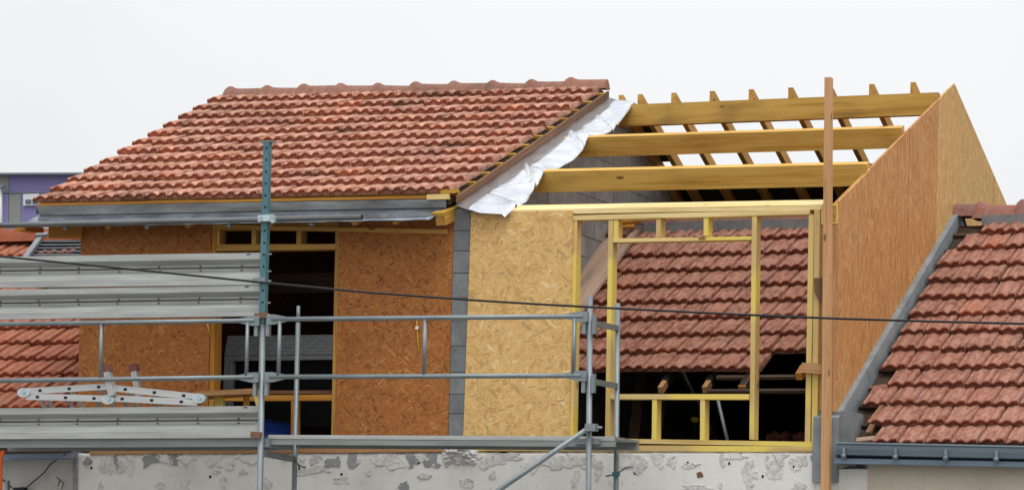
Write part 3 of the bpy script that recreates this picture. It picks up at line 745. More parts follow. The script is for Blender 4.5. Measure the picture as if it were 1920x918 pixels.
# gable panels: the gable outline cut at the board joints
gtop = lambda y: 5.553 + (7.245-5.553)/YR*y if y <= YR else 7.245-(7.245-5.553)/YR*(y-YR)
gbot = lambda y: 3.59 + (5.94-3.59)/3.84*y if y <= 3.84 else 5.94-(5.94-3.59)/3.84*(y-3.84)
cuts = [0.0]
for px, py in ((1625, 480), (1679, 480), (1701, 480), (1757.5, 300), (1864, 340)): cuts.append(on_x(px, py, XG).y)
cuts.append(7.5)
for i in range(len(cuts)-1):
    a, b = cuts[i]+.011, cuts[i+1]-.011
    ys = [a]+[y for y in (YR,) if a < y < b]+[b]
    yb = [b]+[y for y in (3.84,) if a < y < b]+[a]
    X = XG + (.004 if i == 0 else .0) + random.uniform(-.0015, .0015)
    poly = [(X, y, gtop(y)-(.012 if i == 0 else 0)) for y in ys]+[(X, y, gbot(y)) for y in yb]
    prism('gable_panel', poly, (-.018, 0, 0), 'osb_gable' if i < 4 else 'osb_gable_pale', ext, axis=(0, 1, 0))
for a, b in ((0.0, YR), (YR, 7.5)):
    prism('gable_rafter', [(XG-.020, a, gtop(a)-.045), (XG-.020, b, gtop(b)-.045), (XG-.020, b, gtop(b)-.19), (XG-.020, a, gtop(a)-.19)], (-.05, 0, 0), 'rafter', ext)
for y in (.06, .95, 1.9, 2.8, YR, 4.8, 5.8):
    prism('gable_stud', [(XG-.021, y, gtop(y)-.195), (XG-.021, y+.05, gtop(y+.05)-.195), (XG-.021, y+.05, 3.3), (XG-.021, y, 3.3)], (-.1, 0, 0), 'rafter', ext)

# ================================================================== OLD ROOF under the extension
sO_A = V((0, -.12, 3.313)); OP = (5.85-3.313)/3.96
sO = V((0, 1, OP)).normalized(); nO = V((0, -OP, 1)).normalized()
CO = .362                                    # course
ozz = lambda y: 3.313 + OP*(y+.12)
TWO = .240
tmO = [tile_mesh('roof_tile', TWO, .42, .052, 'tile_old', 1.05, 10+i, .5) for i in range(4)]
old = thing('old_roof', 'old red tiled roof slope seen through the yellow window framing', 'roof', (1.8, 0, 3.25))
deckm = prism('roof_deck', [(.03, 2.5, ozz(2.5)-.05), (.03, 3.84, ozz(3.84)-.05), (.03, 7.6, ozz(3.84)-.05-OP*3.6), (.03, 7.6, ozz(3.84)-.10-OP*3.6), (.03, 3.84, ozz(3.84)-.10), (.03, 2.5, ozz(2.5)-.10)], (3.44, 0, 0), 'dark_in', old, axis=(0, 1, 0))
x0 = 1.146-TWO*4
rows = []
for r in range(4, 13):
    for i in range(14):
        x = x0+TWO*(i+.5)+.0
        if x > XG-.2: continue
        if r == 4 and x > 2.5: continue
        rows.append((CO*r-.01, x))
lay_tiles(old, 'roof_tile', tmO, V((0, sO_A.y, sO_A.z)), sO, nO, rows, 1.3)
rmO = ridge_mesh('ridge_tile', .40, .095, 'ridge_old')
for i in range(9):
    link('ridge_tile', rmO, old, Matrix.Translation((.30+.41*i-.1, 3.86, 5.955+random.uniform(-.006, .006))) @ Matrix.Rotation(random.gauss(0, .01), 4, 'Y'))
box('ridge_mortar', (.1, 3.70, 5.80), (3.5, 4.02, 5.90), 'block', old)
# rafters of the old roof with their cut ends, battens where tiles are gone
for px in (1237, 1320):
    x = on_y(px, 710, .95).x
    bar('rafter', (x, 1.10, ozz(1.10)-.10), (x, 3.8, ozz(3.8)-.10), .065, .08, 'dark_in', old, up=nO)
    bar('rafter_end', (x, .98, ozz(.98)-.10), (x, 1.098, ozz(1.098)-.10), .05, .065, 'redwood', old, up=nO)
x = 2.47; bar('rafter', (x, .93, ozz(.93)-.06), (x, 1.6, ozz(1.6)-.06), .07, .08, 'darkwood', old, up=nO)
bar('rafter_end', (x, .91, ozz(.91)-.065), (x, .93, ozz(.93)-.065), .072, .085, 'orange', old, up=nO)
for s in (1.12, 1.40): 
    p = V((0, sO_A.y, sO_A.z))+sO*s-nO*.03
    bar('batten', (2.15, p.y, p.z), (3.5, p.y, p.z), .045, .03, 'darkwood', old, up=nO)
p = on_y(1500, 702, .55); bar('rafter', (p.x, .52, p.z-.02), (p.x, .66, p.z+.07), .06, .07, 'orange', old, up=nO)
box('attic_floor', (.03, .13, 3.10), (XG-.1, 7.4, 3.275), 'slab', old)

# wide board lying along the edge of the old roof, and offcuts on top
q = [on_plane(x, y, sO_A+nO*.075, nO) for x, y in ((1088, 520), (1148, 440), (1205, 418), (1165, 470), (1089, 588))]
def op(x, y, lift): return on_plane(x, y, sO_A+nO*lift, nO)
bd = prism('plank', [op(1080, 520, .10), op(1146, 430, .10), op(1206, 418, .10), op(1180, 458, .10), op(1074, 606, .10)], -nO*.03, 'greywood', None, axis=op(1146, 430, .1)-op(1080, 520, .1))
tag(bd, 'wide weathered board lying along the left edge of the old roof', 'board')
for i, (a, b, lb) in enumerate((((1132, 436), (1178, 436), 'short brown offcut lowest on top of the wide roof board'), ((1152, 424), (1190, 421), 'orange offcut in the middle on top of the wide roof board'), ((1168, 414), (1206, 410), 'thin board offcut uppermost beside the old ridge tiles'))):
    o = bar('offcut', op(*a, .13+.03*i), op(*b, .13+.03*i), .12, .025, 'orange' if i else 'brown', None, up=nO)
    tag(o, lb, 'offcut', 'timber offcuts on the old roof')

# ================================================================== WHITE PLASTER WALL below
wall = thing('plastered_wall', 'dirty white plastered wall with broken patches beneath the scaffold deck', 'wall', (0, 0, 0))
ZW = 3.275
vs, fs = [], []; xl_, xr_ = -4.235, 3.50; n = 200
for i in range(n+1):
    x = xl_+(xr_-xl_)*i/n
    zz = on_y(145+ (1535-145)*i/n, 848-2.5*i/n, 0).z + .012*noise.noise(V((x*4, 0, 0))) + .01*noise.noise(V((x*13, 0, 4)))
    vs += [(x, 0, 0), (x, 0, zz-.025), (x, .018, zz), (x, .20, zz), (x, .20, 0)]
for i in range(n):
    for j in range(4): a = i*5+j; fs.append((a, a+1, a+6, a+5))
fs += [(0, 1, 2, 3, 4), tuple(n*5+j for j in (4, 3, 2, 1, 0))]
link('plaster', mesh('plaster', vs, fs, 'plaster'), wall, Matrix.Identity(4))
box('wall_right_return', (3.50, .006, 0), (4.02, .3, 3.12), 'plaster', wall).name = 'plaster_return'
def blob(name, cx, cy, rx, ry, mat, parent, Y=0, th=.004, seed=0, rough=.35, n=44, ang=0.0):
    pts = []
    for k in range(n):
        a = 2*math.pi*k/n
        r = 1+rough*(noise.noise(V((math.cos(a)*1.3+seed*7.1, math.sin(a)*1.3, seed*3.3)))*1.4+.55*noise.noise(V((math.cos(a)*4+seed, math.sin(a)*4, 8)))+.35*noise.noise(V((math.cos(a)*9+seed, math.sin(a)*9, 3))))
        dx, dy = math.cos(a)*rx*r, math.sin(a)*ry*r
        pts.append((cx+dx*math.cos(ang)-dy*math.sin(ang), cy+dx*math.sin(ang)+dy*math.cos(ang)))
    pts = [(x, max(y, 848-(x-145)*.0018+2.5)) for x, y in pts]
    return prism(name, [on_y(x, y, Y-th) for x, y in pts], (0, th+.004, 0), mat, parent, axis=(1, 0, 0))
PATCH = [(203, 872, 19, 22, 'mid'), (217, 862, 6, 14, 'dk'), (163, 864, 7, 9, 'dk'), (243, 872, 10, 20, 'lt'), (283, 860, 17, 12, 'dk'), (306, 857, 12, 8, 'lt'), (327, 860, 7, 14, 'dk'),
 (350, 858, 15, 10, 'lt'), (398, 860, 18, 12, 'lt'), (470, 858, 26, 9, 'lt'), (430, 872, 8, 10, 'lt'), (455, 884, 7, 4, 'mid'), (418, 902, 7, 12, 'mid'), (560, 868, 12, 12, 'mid'), (590, 858, 11, 12, 'rough'), (625, 866, 17, 11, 'dk'),
 (660, 862, 12, 16, 'dk'), (590, 880, 24, 8, 'mid'), (720, 858, 32, 14, 'mid'), (770, 860, 8, 18, 'dk'), (742, 872, 20, 8, 'lt'), (806, 860, 16, 16, 'dk'), (790, 856, 12, 10, 'mid'), (795, 892, 13, 6, 'mid'), (757, 912, 12, 8, 'dk'),
 (925, 862, 28, 13, 'mid'), (950, 856, 22, 9, 'rough'), (905, 872, 8, 10, 'mid'), (1000, 868, 12, 18, 'lt'), (1050, 866, 34, 14, 'mid'), (1085, 858, 24, 9, 'lt'), (1100, 864, 20, 10, 'mid'), (1078, 895, 7, 20, 'mid'), (1122, 880, 8, 20, 'mid'),
 (1175, 862, 24, 14, 'mid'), (1200, 872, 14, 18, 'mid'), (1235, 858, 11, 14, 'lt'), (1260, 866, 8, 12, 'mid'), (1293, 873, 15, 6, 'mid'), (1312, 889, 7, 6, 'brown'), (1354, 860, 5, 14, 'mid'), (1380, 854, 16, 8, 'lt'), (1402, 892, 12, 24, 'mid'),
 (1455, 880, 16, 24, 'mid'), (1440, 866, 7, 10, 'mid'), (1490, 872, 10, 12, 'lt'), (1500, 862, 14, 9, 'mid'), (1465, 853, 14, 7, 'mid'), (640, 900, 16, 6, 'mid'), (690, 885, 6, 5, 'mid'), (875, 905, 16, 10, 'mid'), (1310, 914, 30, 5, 'mid'), (1500, 908, 14, 8, 'mid'), (500, 905, 10, 8, 'mid'), (188, 912, 5, 8, 'mid'), (345, 905, 9, 9, 'mid'), (300, 910, 10, 6, 'mid'), (405, 884, 8, 4, 'mid'), (535, 858, 9, 8, 'lt'), (924, 890, 6, 9, 'mid'), (1150, 905, 9, 6, 'mid'), (1350, 908, 5, 5, 'mid')]
for i, (cx, cy, rx, ry, kd) in enumerate(PATCH):
    ag = random.uniform(-.3, .3); mt = 'patch_'+kd if kd != 'brown' else 'brown'
    blob('plaster_patch', cx, cy, rx*.86, ry*.86, mt, wall, 0, .004+.0006*(i % 6), seed=i+1, rough=.42, ang=ag)
    if kd != 'brown':
        for q in range(3):
            a = random.uniform(0, 6.28); k = random.uniform(.12, .42)
            blob('plaster_chip', cx+math.cos(a)*rx*random.uniform(.7, 1.25), cy+math.sin(a)*ry*random.uniform(.7, 1.2), rx*k, ry*k*.8, 'patch_mid' if q == 0 else mt, wall, 0, .0075+.0004*q+.0003*(i % 3), seed=200+i*3+q, rough=.7, n=18, ang=random.uniform(-.6, .6))
for i, (x, y) in enumerate(((171, 876), (394, 893), (1289, 866), (1367, 868), (1488, 874), (785, 867), (1190, 886), (640, 888), (1430, 892))):
    blob('plaster_hole', x, y, 2.2, 2.4, 'hole', wall, 0, .006, seed=90+i, n=8)
# knocked out hole with rubble in it
vs, fs = [], []; n = 26
for i in range(n+1):
    for j in range(n+1):
        u, v = i/n, j/n
        x = 826+72*u; y = 842+42*v*(0.75+.35*noise.noise(V((u*4, 0, 3))))
        d = (1-abs(2*u-1)**3)*(1-v**3)
        h = .05*d*(.5+1.4*abs(noise.fractal(V((u*5, v*4, 2)), 1, 2, 4))) - .006
        vs.append(on_y(x, y, 0)-V((0, h, 0)))
for i in range(n):
    for j in range(n): a = i*(n+1)+j; fs.append((a, a+1, a+n+2, a+n+1))
link('broken_plaster', mesh('broken_plaster', vs, fs, 'patch_rough'), wall, Matrix.Identity(4))
# grey block pier at the foot of the gable
pier = thing('concrete_pier', 'grey cement pier and sloping parapet at the foot of the gable', 'parapet', (3.6, 0, 0))
face('pier_block', [(1533.5, 770), (1600, 771), (1604, 874), (1531, 868)], .008, .3, 'block', pier)
blob('mortar_collar', 1541, 858, 20, 12, 'patch_dk', pier, .0, .012, seed=5)
blob('mortar_collar', 1580, 866, 18, 9, 'patch_dk', pier, .0, .010, seed=8)
zb = lambda y: 3.60+(5.958-3.60)/3.84*y if y <= 3.84 else 5.958-.68*(y-3.84)
XB = XG+.055
cop = prism('parapet_coping', [(XB, -.03, zb(-.03)), (XB, 3.84, zb(3.84)), (XB, 7.4, zb(7.4)), (XB, 7.4, 3.0), (XB, -.03, 3.0)], (-.24, 0, 0), 'cement', pier, axis=(0, 1, 0))
prism('capping_board', [(XB+.02, 3.82, zb(3.84)+.03), (XB+.02, 4.75, zb(4.75)+.03), (XB+.02, 4.75, zb(4.75)-.0), (XB+.02, 3.86, zb(3.86)-.0)], (-.2, 0, 0), 'brown', pier)

# ================================================================== NEIGHBOUR ROOF on the right
nb = thing('neighbour_house', 'neighbouring house with worn red tiles and slate grey gutter over beige render', 'house', (6, 0, 0))
XN1 = 9.15
box('wall', (4.0, .0, 0), (XN1, .3, 3.17), 'beige', nb)
face('wall_crack', [(1728.5, 868), (1731, 868), (1731.5, 918), (1729, 918)], -.003, .003, 'beige', nb)
nr = prism('roof', [(XB+.006, -.10, ozz(-.10)-.05), (XB+.006, 3.84, ozz(3.84)-.05), (XB+.006, 7.6, ozz(3.84)-.05-OP*3.7), (XB+.006, 7.6, ozz(3.84)-.11-OP*3.7), (XB+.006, 3.84, ozz(3.84)-.11), (XB+.006, -.10, ozz(-.10)-.11)], (9.1-XB, 0, 0), 'darkwood', nb, axis=(0, 1, 0))
starts = [4.08, 3.93, 3.80, 3.93, 3.78, 3.77, 3.77, 3.76, 3.765, 3.76, 3.76, 3.88, 4.03]
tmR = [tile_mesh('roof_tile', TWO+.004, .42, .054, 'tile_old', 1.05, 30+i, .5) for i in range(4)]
rows = []
TWR = .243
for r, xs in enumerate(starts):
    base = 4.0895 - TWR*3
    # joints follow one grid, each second course shifted half a tile; the first tile starts at the measured edge
    i = 0
    x = xs
    while x < 9.0:
        rows.append((CO*r-.01, x+TWR/2)); x += TWR
lay_tiles(nr, 'roof_tile', tmR, V((0, sO_A.y, sO_A.z)), sO, nO, rows, 1.5)
for r in range(13):
    p = V((0, sO_A.y, sO_A.z))+sO*(CO*r+.06)-nO*.02
    bar('batten', (XB+.01, p.y, p.z), (9.0, p.y, p.z), .045, .03, 'brown' if r in (0, 3) else 'darkwood', nr, up=nO)
for i in range(12):
    link('ridge_tile', rmO, nr, Matrix.Translation((3.89+.435*i, 3.86, 5.93+random.uniform(-.006, .006))) @ Matrix.Scale(1.06, 4) @ Matrix.Rotation(random.gauss(0, .01), 4, 'Y'))
box('ridge_mortar', (4.0, 3.68, 5.78), (9.0, 4.04, 5.885), 'block', nr)
p = op(1640, 785, .0); bar('broken_batten', op(1628, 812, .02), op(1655, 760, .03), .05, .03, 'brown', nr, up=nO)
bar('broken_batten', op(1606, 826, .02), op(1640, 822, .02), .07, .03, 'greywood', nr, up=nO)
# gutter with brackets
YG = -.20
g0, g1 = on_y(1568, 847, YG), on_y(1920, 854.5, YG); ax = (g1-g0)/(g1.x-g0.x); g1 = g0+ax*4.6
prof = [(.02, .085), (-.005, .092), (-.012, .080), (-.004, .066), (-.006, .03), (-.004, -.02), (.03, -.032), (.14, -.032), (.14, .03), (.10, .03), (.10, -.02), (.035, -.022), (.004, -.01), (.004, .03), (.006, .078)]
gut = sweep('gutter', prof, g0, g1, 'gutter', nb)
h0, h1 = on_y(1565, 866.5, YG+.02), on_y(1920, 873.5, YG+.02); ax = (h1-h0)/(h1.x-h0.x); h1 = h0+ax*4.6
sweep('gutter_apron', [(-.01, -.012), (.0, -.016), (.14, .006), (.14, .055), (.01, .040), (-.012, .030)], h0+V((0, 0, .006)), h1+V((0, 0, .006)), 'gutter_lip', nb)
for i, px in enumerate((1583, 1680, 1774, 1869, 1964)):
    q = on_y(px, 836.5+.02*(px-1583)+13, YG-.015)
    b_ = bar('gutter_bracket', q+V((0, 0, .055)), q-V((0, 0, .045)), .022, .035, 'slat', nb, up=(0, -1, 0))
    c_ = tube('bracket_clip', [q+V((-.02, -.015, -.025)), q+V((.02, -.015, -.025))], .024, 'gutter_lip', b_, 8)

# ================================================================== NEIGHBOUR on the left
ln = thing('neighbour_house', 'left neighbouring house with bright orange tiles behind the steel planks', 'house', (-6.5, 0, 0))
box('wall', (-9.4, .02, 0), (-4.24, .3, 3.22), 'leftwall', ln)
face('wall_corner', [(137, 860), (146, 858), (145, 930), (136, 930)], -.012, .03, 'patch_dk', ln)
lr = prism('roof', [(-4.27, -.10, ozz(-.10)-.05), (-4.27, 3.84, ozz(3.84)-.05), (-4.27, 7.6, ozz(3.84)-.05-OP*3.7), (-4.27, 7.6, ozz(3.84)-.11-OP*3.7), (-4.27, 3.84, ozz(3.84)-.11), (-4.27, -.10, ozz(-.10)-.11)], (-5.1, 0, 0), 'darkwood', ln, axis=(0, 1, 0))
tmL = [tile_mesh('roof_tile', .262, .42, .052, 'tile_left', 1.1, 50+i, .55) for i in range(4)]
rows = []
for r in range(13):
    for i in range(19):
        x = -4.30-.262*(i+.5)
        if r >= 9: x = -7.02-.262*(i-2+.5)
        if x < -9.3: continue
        rows.append((CO*r-.01, x))
lay_tiles(lr, 'roof_tile', tmL, V((0, sO_A.y, sO_A.z)), sO, nO, rows, 1.3)
rmL = ridge_mesh('ridge_tile', .40, .10, 'tile_left')
for i in range(6):
    link('ridge_tile', rmL, lr, Matrix.Translation((-6.93-.41*i, 3.86, 5.955)) @ Matrix.Scale(1.05, 4))
# grey slatted cladding beside the gable
_bk = None
sl_ = thing('slatted_panel', 'grey metal slatted panel on the roof left of the gable, under the eaves', 'metal cladding', op(100, 470, .06))
for i in range(10):
    y = 446+i*6.2
    xl = 72-(y-446)*.74
    a, b = op(xl, y, .07), op(156, y-.5, .07)
    bar('slat', a, b, .050, .018, 'slat', sl_, up=nO+V((0, .45, 0)))
prism('backing_sheet', [op(78, 438, .045), op(158, 436, .045), op(156, 512, .045), op(26, 512, .045)], -nO*.01, 'dark_in', sl_)
bar('edge_trim', op(80, 440, .10), op(30, 508, .10), .07, .04, 'slat', sl_, up=nO)
bar('cap', op(74, 436, .12), op(96, 435, .12), .22, .05, 'slat', sl_, up=nO)
# zinc canopy, cable and strap on the left wall
cv = [on_y(-40, 847, .0), on_y(148, 844, .0), on_y(133, 858, -.34), on_y(-40, 861, -.34)]
cp = prism('canopy_sheet', cv, (0, .002, -.014), 'gutter_lip', ln, axis=(1, 0, 0))
tube('wall_cable', [on_y(*p, -.05) for p in ((-30, 872), (0, 894), (14, 906), (27, 917))]+[on_y(46, 917, -.05), on_y(60, 904, -.05), on_y(82, 886, -.05), on_y(94, 870, -.06), on_y(106, 861, -.10), on_y(122, 850, -.2)], .007, 'rubber', ln, 6)
face('junction_box', [(26, 913), (45, 912), (47, 924), (25, 924)], -.07, .06, 'rubber', ln)
for x0_, y0_ in ((106, 894), (113, 900)): tube('loose_wire', [on_y(x0_, y0_, -.01), on_y(x0_+6, y0_+4, -.05), on_y(x0_+3, y0_+16, -.03)], .005, 'rubber', ln, 6)
st = prism('lifting_strap', [on_y(-1, 846, -.5), on_y(6, 843, -.5), on_y(8, 845, -.5), on_y(3, 858, -.5), on_y(1.8, 940, -.5), on_y(-7, 940, -.5), on_y(-5, 856, -.5)], (0, .02, 0), 'orangestrap')
tag(st, 'bright orange strap hanging below the lowest plank at far left', 'strap')

# ================================================================== BACKGROUND BLOCK
YB = 110.0
ab = thing('apartment_building', 'distant flat roofed block with purple and grey cladding panels', 'building', on_y(60, 500, YB)*1.0)
def bface(name, px, mat, proud=0.0, th=.25): return prism(name, [on_y(x, y, YB-proud) for x, y in px], (0, th, 0), mat, ab if name != 'pane' else bface.par, axis=(1, 0, 0))
core = bface('wall', [(-160, 326.5), (330, 322), (330, 700), (-160, 700)], 'grey', -.3, 12)
bface('coping', [(-160, 324.2), (330, 322.5), (330, 326), (-160, 327.5)], 'coping', .5, 13)
bface('cladding_panel', [(17, 328), (329, 325), (329, 358.5), (17, 361)], 'purple', .0)
bface('cladding_panel', [(-159, 329), (16.2, 328), (16.2, 361), (-159, 363)], 'olive', .0)
bface('cladding_panel', [(3, 363.5), (15.5, 363.4), (15.5, 424), (3, 424)], 'purple2', .0)
bface('cladding_panel', [(16.5, 363.4), (38.5, 363), (38.5, 424), (16.5, 424)], 'olive', .0)
bface('cladding_panel', [(39.3, 363), (329, 359.5), (329, 424), (39.3, 424)], 'purple', .0)
bface('cladding_panel', [(3, 425), (38.5, 425), (38.5, 490), (3, 490)], 'grey', .0)
bface('cladding_panel', [(39.3, 425), (329, 425), (329, 490), (39.3, 490)], 'purple2', .0)
bface('cladding_panel', [(-159, 364), (2.2, 363), (2.2, 490), (-159, 490)], 'olive', .0)
bface('cladding_panel', [(-159, 491), (329, 491), (329, 600), (-159, 600)], 'purple', .0)
bface('cladding_band', [(-159, 361.2), (329, 358.4), (329, 360), (-159, 363.4)], 'coping', .03)
bface.par = bface('window', [(43.5, 363.5), (73.5, 363), (73.5, 384.5), (43.5, 385)], 'white', .15, .2)
for x in (47.5, 60.5): bface('pane', [(x, 374), (x+10.5, 373.8), (x+10.5, 382), (x, 382.2)], 'glass', .19, .03)
tube('downpipe', [on_y(1, 348, YB-.35), on_y(1, 470, YB-.35)], .10, 'white', ab, 8)
bface('pipe_hopper', [(-3, 346.5), (6, 346.2), (6, 351), (-3, 351.3)], 'coping', .6, .3)

# ================================================================== SCAFFOLD
YF, YK = -1.03, -.30
sc = thing('scaffold', 'galvanised tube scaffold with guardrails and deck in front of the facade', 'scaffold', (0, -.66, 0))
R_ = .0242
def post(name, top, bot, Y, mat='galv', r=R_, zb_=0.0):
    a, b = on_y(*top, Y), on_y(*bot, Y); d = (b-a).normalized(); b = b + d*((zb_-b.z)/d.z)
    return tube(name, [a, b], r, mat, sc, 12)
P1 = post('post', (492.8, 592), (487.5, 918), YF, r=.029)
P2 = post('post', (559, 605), (551.5, 918), YK, r=.0245)
tube('post_spigot', [on_y(559.6, 573, YK), on_y(559, 606, YK)], .019, 'galv', sc, 10)
P3 = post('post', (1106.5, 556), (1103.5, 918), YF, r=.026)
P4 = post('post', (1158.5, 568), (1155, 918), YK, r=.0245)
# the far-left bay posts stand just outside the picture
post('post', (-44, 600), (-46, 918), YF); post('post', (26-12, 900), (14, 918), YK, zb_=0.0)
def rail(x0, y0, x1, y1, Y=YF-.045, r=.0225, name='guardrail', ends=True):
    a, b = on_y(x0, y0, Y), on_y(x1, y1, Y)
    ob = tube(name, [a, b], r, 'galv', sc, 10)
    if ends:
        d = (b-a).normalized()
        for e, s_ in ((a, 1), (b, -1)):
            vs_ = []
            prism('rail_end', [e+d*(.16*s_)+V((0, -.012, .022)), e+d*(.03*s_)+V((0, -.012, .045)), e+d*(-.05*s_)+V((0, -.012, .045)), e+d*(-.05*s_)+V((0, -.012, -.05)), e+d*(.03*s_)+V((0, -.012, -.05)), e+d*(.16*s_)+V((0, -.012, -.022))], (0, .024, 0), 'galv', ob)
    return ob
rail(510, 598.2, 1093, 592.8); rail(506, 706, 1090, 703.6)
rail(-40, 607.8, 478, 600.5); rail(-40, 713.8, 476, 706.5)
for x0, y0, x1, y1 in ((525, 598, 522, 705), (797, 596, 795.5, 704), (1077.5, 594, 1074.5, 703), (190.5, 605, 188.5, 711), (464.5, 601, 462, 706)):
    rail(x0, y0, x1, y1, r=.019, name='baluster', ends=False)
for (x, y) in ((492.5, 604), (490, 716)):
    for s_ in (-1, 1):
        q = on_y(x+s_*11, y+6, YF-.02); bar('wedge_bracket', q+V((0, 0, .09)), q-V((0, 0, .10)), .036, .040, 'galv', sc, up=(0, -1, 0))
for (x, y) in ((1105.5, 602), (1104, 712)):
    for s_ in (-1, 1):
        q = on_y(x+s_*9, y+5, YF-.02); bar('wedge_bracket', q+V((0, 0, .08)), q-V((0, 0, .09)), .034, .040, 'galv', sc, up=(0, -1, 0))
def trans(pa, pb, w=.035, h=.05): return bar('transom', on_y(*pa, YF), on_y(*pb, YK), w, h, 'galv', sc)
trans((1106, 604), (1158, 615)); trans((1104.5, 713.5), (1156.5, 723)); trans((489, 848.5), (552, 860), .035, .06); trans((1104, 824), (1155.5, 831))
# deck of the right bay and brace
d0, d1 = on_y(503, 832.5, -.96), on_y(1152, 836.5, -.96)
dk = sweep('deck', [(0, 0), (0, .085), (.005, .092), (.60, .092), (.605, .085), (.605, 0), (.56, .0), (.56, .07), (.04, .07), (.04, 0)], d0, d1, 'deck', sc)
sweep('deck_lip', [(-.004, .0), (-.004, .026), (-.0, .030), (-.0, .0)], on_y(503, 821.5, -.962), on_y(1152, 825.5, -.962), 'plank', dk)
q0, q1 = on_y(495, 825, -.98), on_y(506, 832, -.98); box('deck_hook', (q0.x, -1.0, q0.z-.06), (q1.x, -.5, q0.z+.02), 'galv', sc)
for x in (1091, 1113): 
    q = on_y(x, 827, -.985); bar('deck_hook', q+V((-.06, 0, 0)), q+V((.06, 0, 0)), .05, .05, 'galv', sc)
tube('brace', [on_y(1106, 800, YF-.06), on_y(935, 918, YF-.06)+(on_y(935, 918, YF-.06)-on_y(1106, 800, YF-.06))*1.2], .0245, 'galv', sc, 12)
q = on_y(1107, 801, YF-.03); bar('coupler', q+V((-.03, -.02, 0)), q+V((.07, -.02, 0)), .08, .065, 'galv', sc)
tube('coupler_bolt', [q+V((.04, -.02, .0)), q+V((.12, -.02, .0))], .011, 'galv', sc, 8)
q = on_y(1155, 888, YK-.03); tube('tie_wire', [q+V((-.10, 0, -.02)), q, q+V((.10, 0, .06)), q+V((.16, 0, .07))], .008, 'galv', sc, 6)
box('tie_clamp', q+V((-.03, -.02, -.02)), q+V((.03, .03, .02)), 'bluepost', sc)
q = on_y(560, 872, YK-.03); tube('tie_wire', [on_y(553, 858, YK-.03), q, on_y(573, 876, YK-.03)], .008, 'galv', sc, 6)
tube('tie_wire', [on_y(561, 870, YK-.03), on_y(561, 880, YK-.03)], .010, 'bluepost', sc, 6)
# deck of the left bay
sweep('deck', [(0, 0), (0, .085), (.60, .085), (.60, 0), (.56, .0), (.56, .07), (.04, .07), (.04, 0)], on_y(-44, 838.5, -.94), on_y(487, 836, -.94), 'deck', sc)
# perforated blue extension post with its clamp
a, b = on_y(502, 266, YF), on_y(493, 606, YF)
bp = bar('perforated_post', a, b, .062, .060, 'bluepost', sc, up=(0, -1, 0))
hm_ = disc_mesh('post_hole', .011, .003, 'hole')
for i in range(15):
    t = (i+.55)/15.3; p = a.lerp(b, t)
    if 395 < 266+t*340 < 415: continue
    link('post_hole', hm_, bp, frame(p+V((.007, -.0325, 0)), (1, 0, 0), (0, 1, 0)))
box('post_cap', a+V((-.075, -.035, -.006)), a+V((.075, .035, .006)), 'galv', bp)
# long tube clamped level under the eaves
et = tube('scaffold_tube', [on_y(-60, 423.6, -.985), on_y(678.5, 407.2, -.985)], .027, 'tubemetal', sc, 14, cap=False)
et.data.polygons.foreach_set('use_smooth', [True]*len(et.data.polygons))
q = on_y(678.5, 407.2, -.985); link('tube_mouth', disc_mesh('tube_mouth', .026, .002, 'hole', 12), et, frame(q-V((.003, 0, 0)), (0, 1, 0), (1, 0, 0)))
cl = bar('clamp', on_y(488, 410.5, YF-.02), on_y(514, 409, YF-.02), .10, .062, 'clamp', sc)
for x, y in ((489, 410), (510, 405), (511, 414)): tube('clamp_bolt', [on_y(x, y, YF-.085), on_y(x, y, YF+.02)], .022, 'clamp', cl, 8)
for y in (477, 509, 527, 568, 590): 
    p = on_y(502-(y-266)*.0265+5, y, YF-.03); tube('toggle', [p, p+V((.045, 0, .003))], .008, 'galv', bp, 6)
for x, y, m_ in ((480, 524, 'galv'), (484, 590, 'rust')):
    bar('plank_hook', on_y(x-6, y-2+4, YF-.04), on_y(x+18, y, YF-.04), .03, .05, m_, sc)
bar('plank_hook', on_y(471, 813.5, YF-.05), on_y(490, 815, YF-.05), .03, .055, 'rust', sc)

# steel planks standing on edge
def plank(x0, yt0, yb0, x1, yt1, yb1, label, Y=-1.0):
    p0, p1 = on_y(x0, yb0, Y), on_y(x1, yb1, Y)
    h = (on_y(x1, yt1, Y)-p1).length
    k = h/.33
    pf = [(.014, .335), (.0, .332), (.0, .268), (.080, .226), (.080, .204), (.072, .198), (.080, .190), (.080, .160), (.010, .098), (.010, .084), (.0, .076), (.0, .004), (.014, .0)]
    prof = [(y, z*k) for y, z in pf]+[(y+.006, z*k) for y, z in reversed(pf)]
    root = thing('scaffold_plank', label, 'steel plank', (p0+p1)/2, 'steel scaffold planks standing on edge')
    body = sweep('plank_sheet', prof, p0, p1, 'plank', root)
    d = (p1-p0); up = V((0, 0, 1))
    bar('seam', p0+d*.02+up*(.191*k)+V((0, .074, 0)), p0+d*.99+up*(.191*k)+V((0, .074, 0)), .006, .006, 'hole', body)
    rm_ = disc_mesh('rivet', .010, .008, 'rust', 6)
    n = 7
    for i in range(n):
        for dz_ in (-.022, .022):
            q = p0+d*((i+.45)/n)+up*((.187+dz_)*k); link('rivet', rm_, body, frame(q+V((random.uniform(-.01, .01), .070, 0)), (1, 0, 0), (0, 1, 0)))
    for i, f_ in enumerate((.955,)):
        q = p0+d*f_+up*(.318*k); bar('slot', q+V((-.02, -.001, 0)), q+V((.02, -.001, 0)), .004, .01, 'hole', body)
    return root
plank(-42, 477.5, 540, 489, 474, 534, 'topmost grey corrugated steel plank on edge under the eaves')
plank(-42, 540.5, 599.5, 486, 534.7, 592.5, 'second grey corrugated steel plank standing on edge just above the guardrail', -.992)
plank(-42, 761.5, 823, 483, 761, 820.5, 'lowest grey corrugated steel plank on edge below the folded ladder', -.985)

